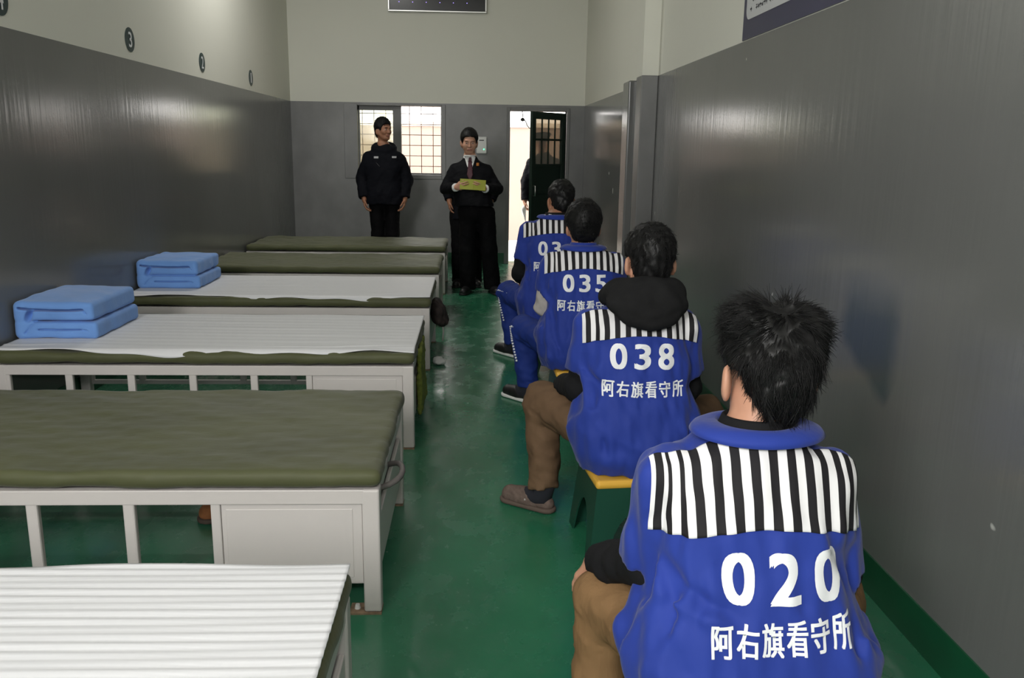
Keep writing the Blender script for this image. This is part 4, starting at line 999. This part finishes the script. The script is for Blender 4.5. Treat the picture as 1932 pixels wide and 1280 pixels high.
# standing people
def suit_prof(h, wide=1.0, hem=.46, cx=(0, 0), belly=1.0):
    t = [(hem, .205, .150, 0), (.53, .205, .150*belly, .0), (.61, .192, .138*belly, 0), (.70, .212, .140, -.005), (.755, .208, .122, -.008), (.79, .172, .100, -.010), (.82, .088, .078, -.008), (.845, .064, .064, .0)]
    return [(a*h, b*wide, c*wide, d, cx[0]+(cx[1]-cx[0])*min(1, max(0, (a-.47)/.3))) for a, b, c, d in t]
def standing(loc, rz, h, J, label, coat, tr, prof, opts):
    g = lambda k: np.array(J[k], float); R = rotm(*J.get('head', (0, 0, 0))); hc = g('hc')
    xs = axis(-.42, .42, .011, [(hc[0]-.11, hc[0]+.11, opts.get('fine', .0045))] + opts.get('fx', [])); ys = axis(-.24, .42, .011, [(hc[1]-.12, hc[1]+.12, opts.get('fine', .0045))] + opts.get('fy', [])); zs = axis(.0, hc[2]+.16, .011, [(hc[2]-.14, hc[2]+.16, opts.get('fine', .0045))] + opts.get('fz', []))
    F = Field(xs, ys, zs); add_head(F, hc, R, opts.get('female', False), -.004); F.cap((hc[0]*.8, -.012, .80*h), hc+R@np.array([0, -.022, -.055]), .058, .052, .03)
    F.profile([(q[0], q[1]*.8, q[2]*.75, q[3], q[4]) for q in prof], grow=0, k=.04)
    for s, S in ((-1, 'L'), (1, 'R')):
        F.cap(g('sh'+S), g('el'+S), .042, .036, .03); F.cap(g('el'+S), g('wr'+S), .036, .025, .01); add_hand(F, g('wr'+S), J['hf'+S], J['hb'+S], J.get('hs'+S, -s), J.get('curl', .3), J.get('thumb', .6), opts.get('hand', 1))
        F.cap(g('hip'+S), g('kn'+S), .07, .05, .03); F.cap(g('kn'+S), g('an'+S), .048, .034, .01); F.cap(g('an'+S), g('an'+S)+norm(J['ft'+S])*.08-np.array([0, 0, .045]), .03, .028, .02)
    root = field_obj('person', F, [opts.get('skin', m_skin), m_lip, m_eye, m_eyew], None, 1, lambda V, Q: head_ids(V, Q, hc, R, .0022 if opts.get('female') else .0034)); root.location = loc; root.rotation_euler = (0, 0, rz)
    tag(root, label, 'person')
    F = Field(axis(-.34, .34, .011), axis(-.24, .24, .011), axis(.02, .60*h, .011)); F.ell((prof[0][4], 0, .51*h), (.165, .125, .13), None, 0)
    for s, S in ((-1, 'L'), (1, 'R')):
        k, a = g('kn'+S), g('an'+S); F.cap(g('hip'+S), k, .098, opts.get('rk', .078), .03); F.cap(k, a-np.array([0, 0, .02]), opts.get('rk', .078), opts.get('ra', .07), .02, [(a-np.array([0, 0, .045]), np.array([0, 0, -1.]))])
    F.wobble(.004, 30, 5, (1, 1, .5)); F.wobble(.002, 70, 6); field_obj('trousers', F, tr, root)
    F = Field(axis(-.44, .44, .0095), axis(-.26, .42, .0095), axis(prof[0][0]-.04, prof[-1][0]+.08, .0095)); F.profile(prof, 2.4, 0)
    for s, S in ((-1, 'L'), (1, 'R')):
        sh, e, w = g('sh'+S), g('el'+S), g('wr'+S); d = norm(w-e); r = opts.get('rs', .060)
        F.cap(sh, e, r*1.08, r, .03); F.cap(e, w, r, r*.80, .012, [(w-d*.015, d)])
        F.fold([e*.8+sh*.2+(0, .06, 0), e+(s*.05, .02, 0)], -.006, .013); F.fold([e*.5+w*.5+(s*.04, .05, 0), e*.6+w*.4+(-s*.03, .05, .02)], -.005, .012)
    F.wobble(opts.get('wob', .0035), 30, opts.get('seed', 1), (1, 1, .7)); F.wobble(.002, 75, opts.get('seed', 1)+2)
    if opts.get('extra'): opts['extra'](F)
    jk = field_obj(opts.get('coatname', 'jacket'), F, coat, root, 1)
    for S in 'LR':
        a = g('an'+S)[:2]; d = norm(J['ft'+S])[:2]; slipper('shoe', tuple(a-d*.065), tuple(a-d*.065+d*.265), m_shoe, m_shoe, None, root, False)
    return root, jk, hc, R
def patch(name, poly, bvh, m, parent, lift=.003, cut=.012):
    """a flat cut-out laid on the front (+Y side) of a garment"""
    bm = bmesh.new(); bm.faces.new([bm.verts.new((p[0], 0, p[1])) for p in poly]); bmesh.ops.triangulate(bm, faces=bm.faces[:])
    for _ in range(4):
        ed = [e for e in bm.edges if e.calc_length() > cut]
        if not ed: break
        bmesh.ops.subdivide_edges(bm, edges=ed, cuts=1); bmesh.ops.triangulate(bm, faces=[f for f in bm.faces if len(f.verts) > 3])
    for v in bm.verts:
        hit = bvh.ray_cast(Vector((v.co.x, 1.2, v.co.z)), Vector((0, -1, 0)))
        v.co.y = (hit[0].y if hit[0] is not None else .1)+lift
    o = bm_obj(name, bm, m, parent, True); md = o.modifiers.new('thickness', 'SOLIDIFY'); md.thickness = .003; md.offset = 1; return o
def legs(h, cx=0, spread=.10, toe=.15, y=0):
    return dict(hipL=(cx-.088, 0, .495*h), hipR=(cx+.088, 0, .495*h), knL=(cx-spread, .015, .27*h), knR=(cx+spread, .015, .27*h), anL=(cx-spread*1.1, -.015+y, .085), anR=(cx+spread*1.1, -.015+y, .085), ftL=(-toe, 1, 0), ftR=(toe, 1, 0))

# officer in the parka
def parka_hood(F):
    for k in range(20):
        a0, a1 = 2*PI*k/20, 2*PI*(k+1)/20; q = lambda a: (.105*math.sin(a), -.03-.095*math.cos(a)*1.0, 1.465+.028*math.cos(a)-.02); F.cap(q(a0), q(a1), .036+.012*max(0, math.cos(a0)), None, .02)
    F.fold([(0, .15, 1.40), (.0, .17, .90)], -.005, .008)
h = 1.77
J = dict(hc=(.0, .02, 1.648), head=(.80, .02, 0), shL=(-.172, -.01, 1.325), shR=(.172, -.01, 1.325), elL=(-.255, -.02, 1.10), elR=(.250, -.02, 1.10), wrL=(-.235, .06, .885), wrR=(.225, .06, .880), hfL=(.1, .25, -1), hbL=(-1, .1, -.1), hfR=(-.1, .25, -1), hbR=(1, .1, -.1), curl=.45, hsL=1, hsR=-1); J.update(legs(h, 0, .085))
root, jk, hc, R = standing((-1.02, 9.95, 0), PI, h, J, 'standing officer in black hooded parka by the back window, head turned to one side', m_uniform, m_blacktr, suit_prof(h, 1.06, .468, belly=1.05), dict(extra=parka_hood, wob=.006, rs=.070, seed=2, coatname='parka', skin=m_skind, fx=[(-.28, -.18, .0065), (.17, .28, .0065)], fz=[(.72, .92, .0065)]))
make_hair(root, hc, R, .013, 45, LINE_BACK, 5000, .026, .003, .016, wid=.0018, lift=.55, chaos=.9)
bv = bvh_of(jk); rect = lambda x, z, w, q: [(x-w, z-q), (x+w, z-q), (x+w, z+q), (x-w, z+q)]
patch('name_badge', rect(.075, 1.345, .026, .011), bv, m_silver, jk); patch('name_badge', rect(-.125, 1.35, .024, .010), bv, m_silver, jk); patch('pocket_badge', [(.055, 1.27), (.075, 1.29), (.035, 1.245), (.052, 1.262)][:3], bv, m_silver, jk)

# woman reading from a folder
h = 1.64
J = dict(hc=(.080, .045, 1.528), head=(.06, .26, .0), shL=(-.088, -.005, 1.250), shR=(.222, -.005, 1.245), elL=(-.205, .02, 1.065), elR=(.318, .02, 1.060), wrL=(-.075, .235, 1.075), wrR=(.205, .235, 1.085), hfL=(.65, .75, .25), hbL=(-.55, .7, -.15), hfR=(-.65, .75, .15), hbR=(.55, .7, -.15), curl=.42, thumb=.5); J.update(legs(h, -.005, .10, .3))
J['anL'] = (-.165, -.015, .085); J['anR'] = (.09, .0, .085); J['knL'] = (-.125, .01, .45); J['knR'] = (.095, .01, .45)
root, jk, hc, R = standing((.03, 8.75, 0), PI, h, J, 'standing woman in a black suit and dark red tie reading from a yellow green folder', m_suit, m_blacktr, suit_prof(h, .98, .545, (0.02, .07)), dict(female=True, fine=.0038, skin=m_skinf, rk=.085, ra=.082, rs=.056, seed=7, hand=.92, fx=[(-.12, .26, .006)], fy=[(.18, .40, .006)], fz=[(1.0, 1.2, .006)]))
make_hair(root, hc, R, .017, 55, [(-.13, -.10), (-.03, -.065), (.01, -.05), (.034, -.035), (.044, .01), (.058, .050), (.080, .068), (.12, .080)], 3000, .03, .0015, .0, lambda F, P: F.ell(P(0, -.115, -.03), (.035, .03, .035), R, .01), wid=.0014, lift=.03, chaos=.06, droop=0, crown=(0, .15, .05))
bv = bvh_of(jk)
patch('shirt_front', [(.010, 1.395), (.130, 1.395), (.104, 1.30), (.070, 1.215), (.040, 1.30)], bv, m_shirt, jk, .003); patch('tie', [(.058, 1.375), (.082, 1.375), (.086, 1.345), (.100, 1.20), (.070, 1.14), (.042, 1.20), (.056, 1.345)], bv, m_tie, jk, .008)
patch('badge', rect(-.005, 1.305, .013, .015), bv, m_gold, jk, .004)
tapered_ring('shirt_collar', [(.072, .0, 1.355, .072, .070, -.012), (.074, .004, 1.388, .060, .060, -.022), (.074, .004, 1.390, .056, .056, -.022), (.074, .004, 1.36, .054, .054, -.014)], m_shirt, root)
for S in 'LR':
    e, w = np.array(J['el'+S]), np.array(J['wr'+S]); d = norm(w-e); bm = bmesh.new(); add_tube(bm, [tuple(w-d*.04), tuple(w+d*.004)], [.042, .040], 20); bm_obj('shirt_cuff', bm, m_shirt, root, True)
bm = bmesh.new()   # folder: two leaves meeting at a shallow crease
pts = []
for i in range(9):
    u = -1+i/4; pts.append((u*.125, .012*abs(u)))
vs = []
for x, y in pts: vs.append((bm.verts.new((x, y, -.052)), bm.verts.new((x, y+.030, .052))))
for a, b in zip(vs[:-1], vs[1:]): bm.faces.new((a[0], b[0], b[1], a[1]))
o = bm_obj('document_folder', bm, m_paper); o.location = (-.012, 8.428, 1.118); md = o.modifiers.new('paper', 'SOLIDIFY'); md.thickness = .004; md.offset = 0; o.rotation_euler = (math.radians(-8), math.radians(3), 0)
tag(o, 'yellow green document folder held in both hands of the standing woman', 'folder')

# someone standing right behind her: only sleeves, one hand and coat hem show
h = 1.58
J = dict(hc=(.018, .02, 1.522), shL=(-.175, -.01, 1.21), shR=(.175, -.01, 1.21), elL=(-.235, -.02, 1.0), elR=(.235, -.02, 1.0), wrL=(-.215, .03, .91), wrR=(.225, .03, .91), hfL=(.05, .2, -1), hbL=(-1, .1, -.1), hfR=(-.05, .2, -1), hbR=(1, .1, -.1), curl=.5, hsL=1, hsR=-1); J.update(legs(h, 0.04, .085))
root, jk, hc, R = standing((-.035, 9.22, 0), PI, h, J, 'person in dark clothes hidden behind the woman with the folder, one hand showing', m_uniform, m_blacktr, suit_prof(h, .98, .46), dict(rs=.062, seed=12, coatname='coat', skin=m_skind))
make_hair(root, hc, R, .010, 65, LINE_BACK, 1200, .02, .002, .0, wid=.002)

# man in a peaked cap outside, seen through the door panes
h = 1.72
J = dict(hc=(.02, .02, 1.555), head=(-.1, .05, 0), shL=(-.165, -.01, 1.29), shR=(.165, -.01, 1.29), elL=(-.245, -.02, 1.06), elR=(.235, -.02, 1.06), wrL=(-.23, .04, .83), wrR=(.245, .05, .80), hfL=(.1, .25, -1), hbL=(-1, .1, -.1), hfR=(-.05, .25, -1), hbR=(1, .1, -.1), curl=.6, hsL=1, hsR=-1); J.update(legs(h, 0, .085))
root, jk, hc, R = standing((.925, 11.62, -.02), PI, h, J, 'man in a peaked cap and dark uniform outside, seen through the barred door panes', m_uniform, m_blacktr, suit_prof(h, 1.0, .462), dict(rs=.064, seed=22, skin=m_skind))
make_hair(root, hc, R, .008, 75, LINE_BACK, 800, .012, .002, .0, wid=.002)
q = hc; capo = tapered_ring('peaked_cap', [(q[0], q[1], q[2]+.045, .086, .104, -.012), (q[0], q[1], q[2]+.085, .090, .108, -.010), (q[0], q[1]+.004, q[2]+.115, .115, .128, -.018), (q[0], q[1]+.006, q[2]+.128, .108, .122, -.02), (q[0], q[1]+.004, q[2]+.140, .05, .06, -.012), (q[0], q[1]+.002, q[2]+.143, .002, .002, 0)], m_uniform, root)
bm = bmesh.new(); V0 = []
for i in range(13):
    a = math.radians(-70+i*140/12); V0.append((bm.verts.new((q[0]+.086*math.sin(a), q[1]+.104*math.cos(a), q[2]+.055-.012*math.cos(a))), bm.verts.new((q[0]+.092*math.sin(a), q[1]+(.115+.05*math.cos(a))*math.cos(a), q[2]+.036-.012*math.cos(a)))))
for a, b in zip(V0[:-1], V0[1:]): bm.faces.new((a[0], b[0], b[1], a[1]))
o = bm_obj('visor', bm, m_shoe, capo, True); md = o.modifiers.new('thickness', 'SOLIDIFY'); md.thickness = .003
F = Field(axis(-.06, .06, .006), axis(-.06, .06, .006), axis(-.24, .05, .008)); F.ell((0, 0, -.04), (.026, .02, .06), None, 0); F.cap((0, 0, -.07), (.02, .01, -.19), .022, .008, .02); F.wobble(.006, 60, 3)
o = field_obj('white_gloves', F, m_shirt); o.location = (.672, 11.54, .70); tag(o, 'pair of white gloves hanging from the hand of the man outside the door', 'gloves')
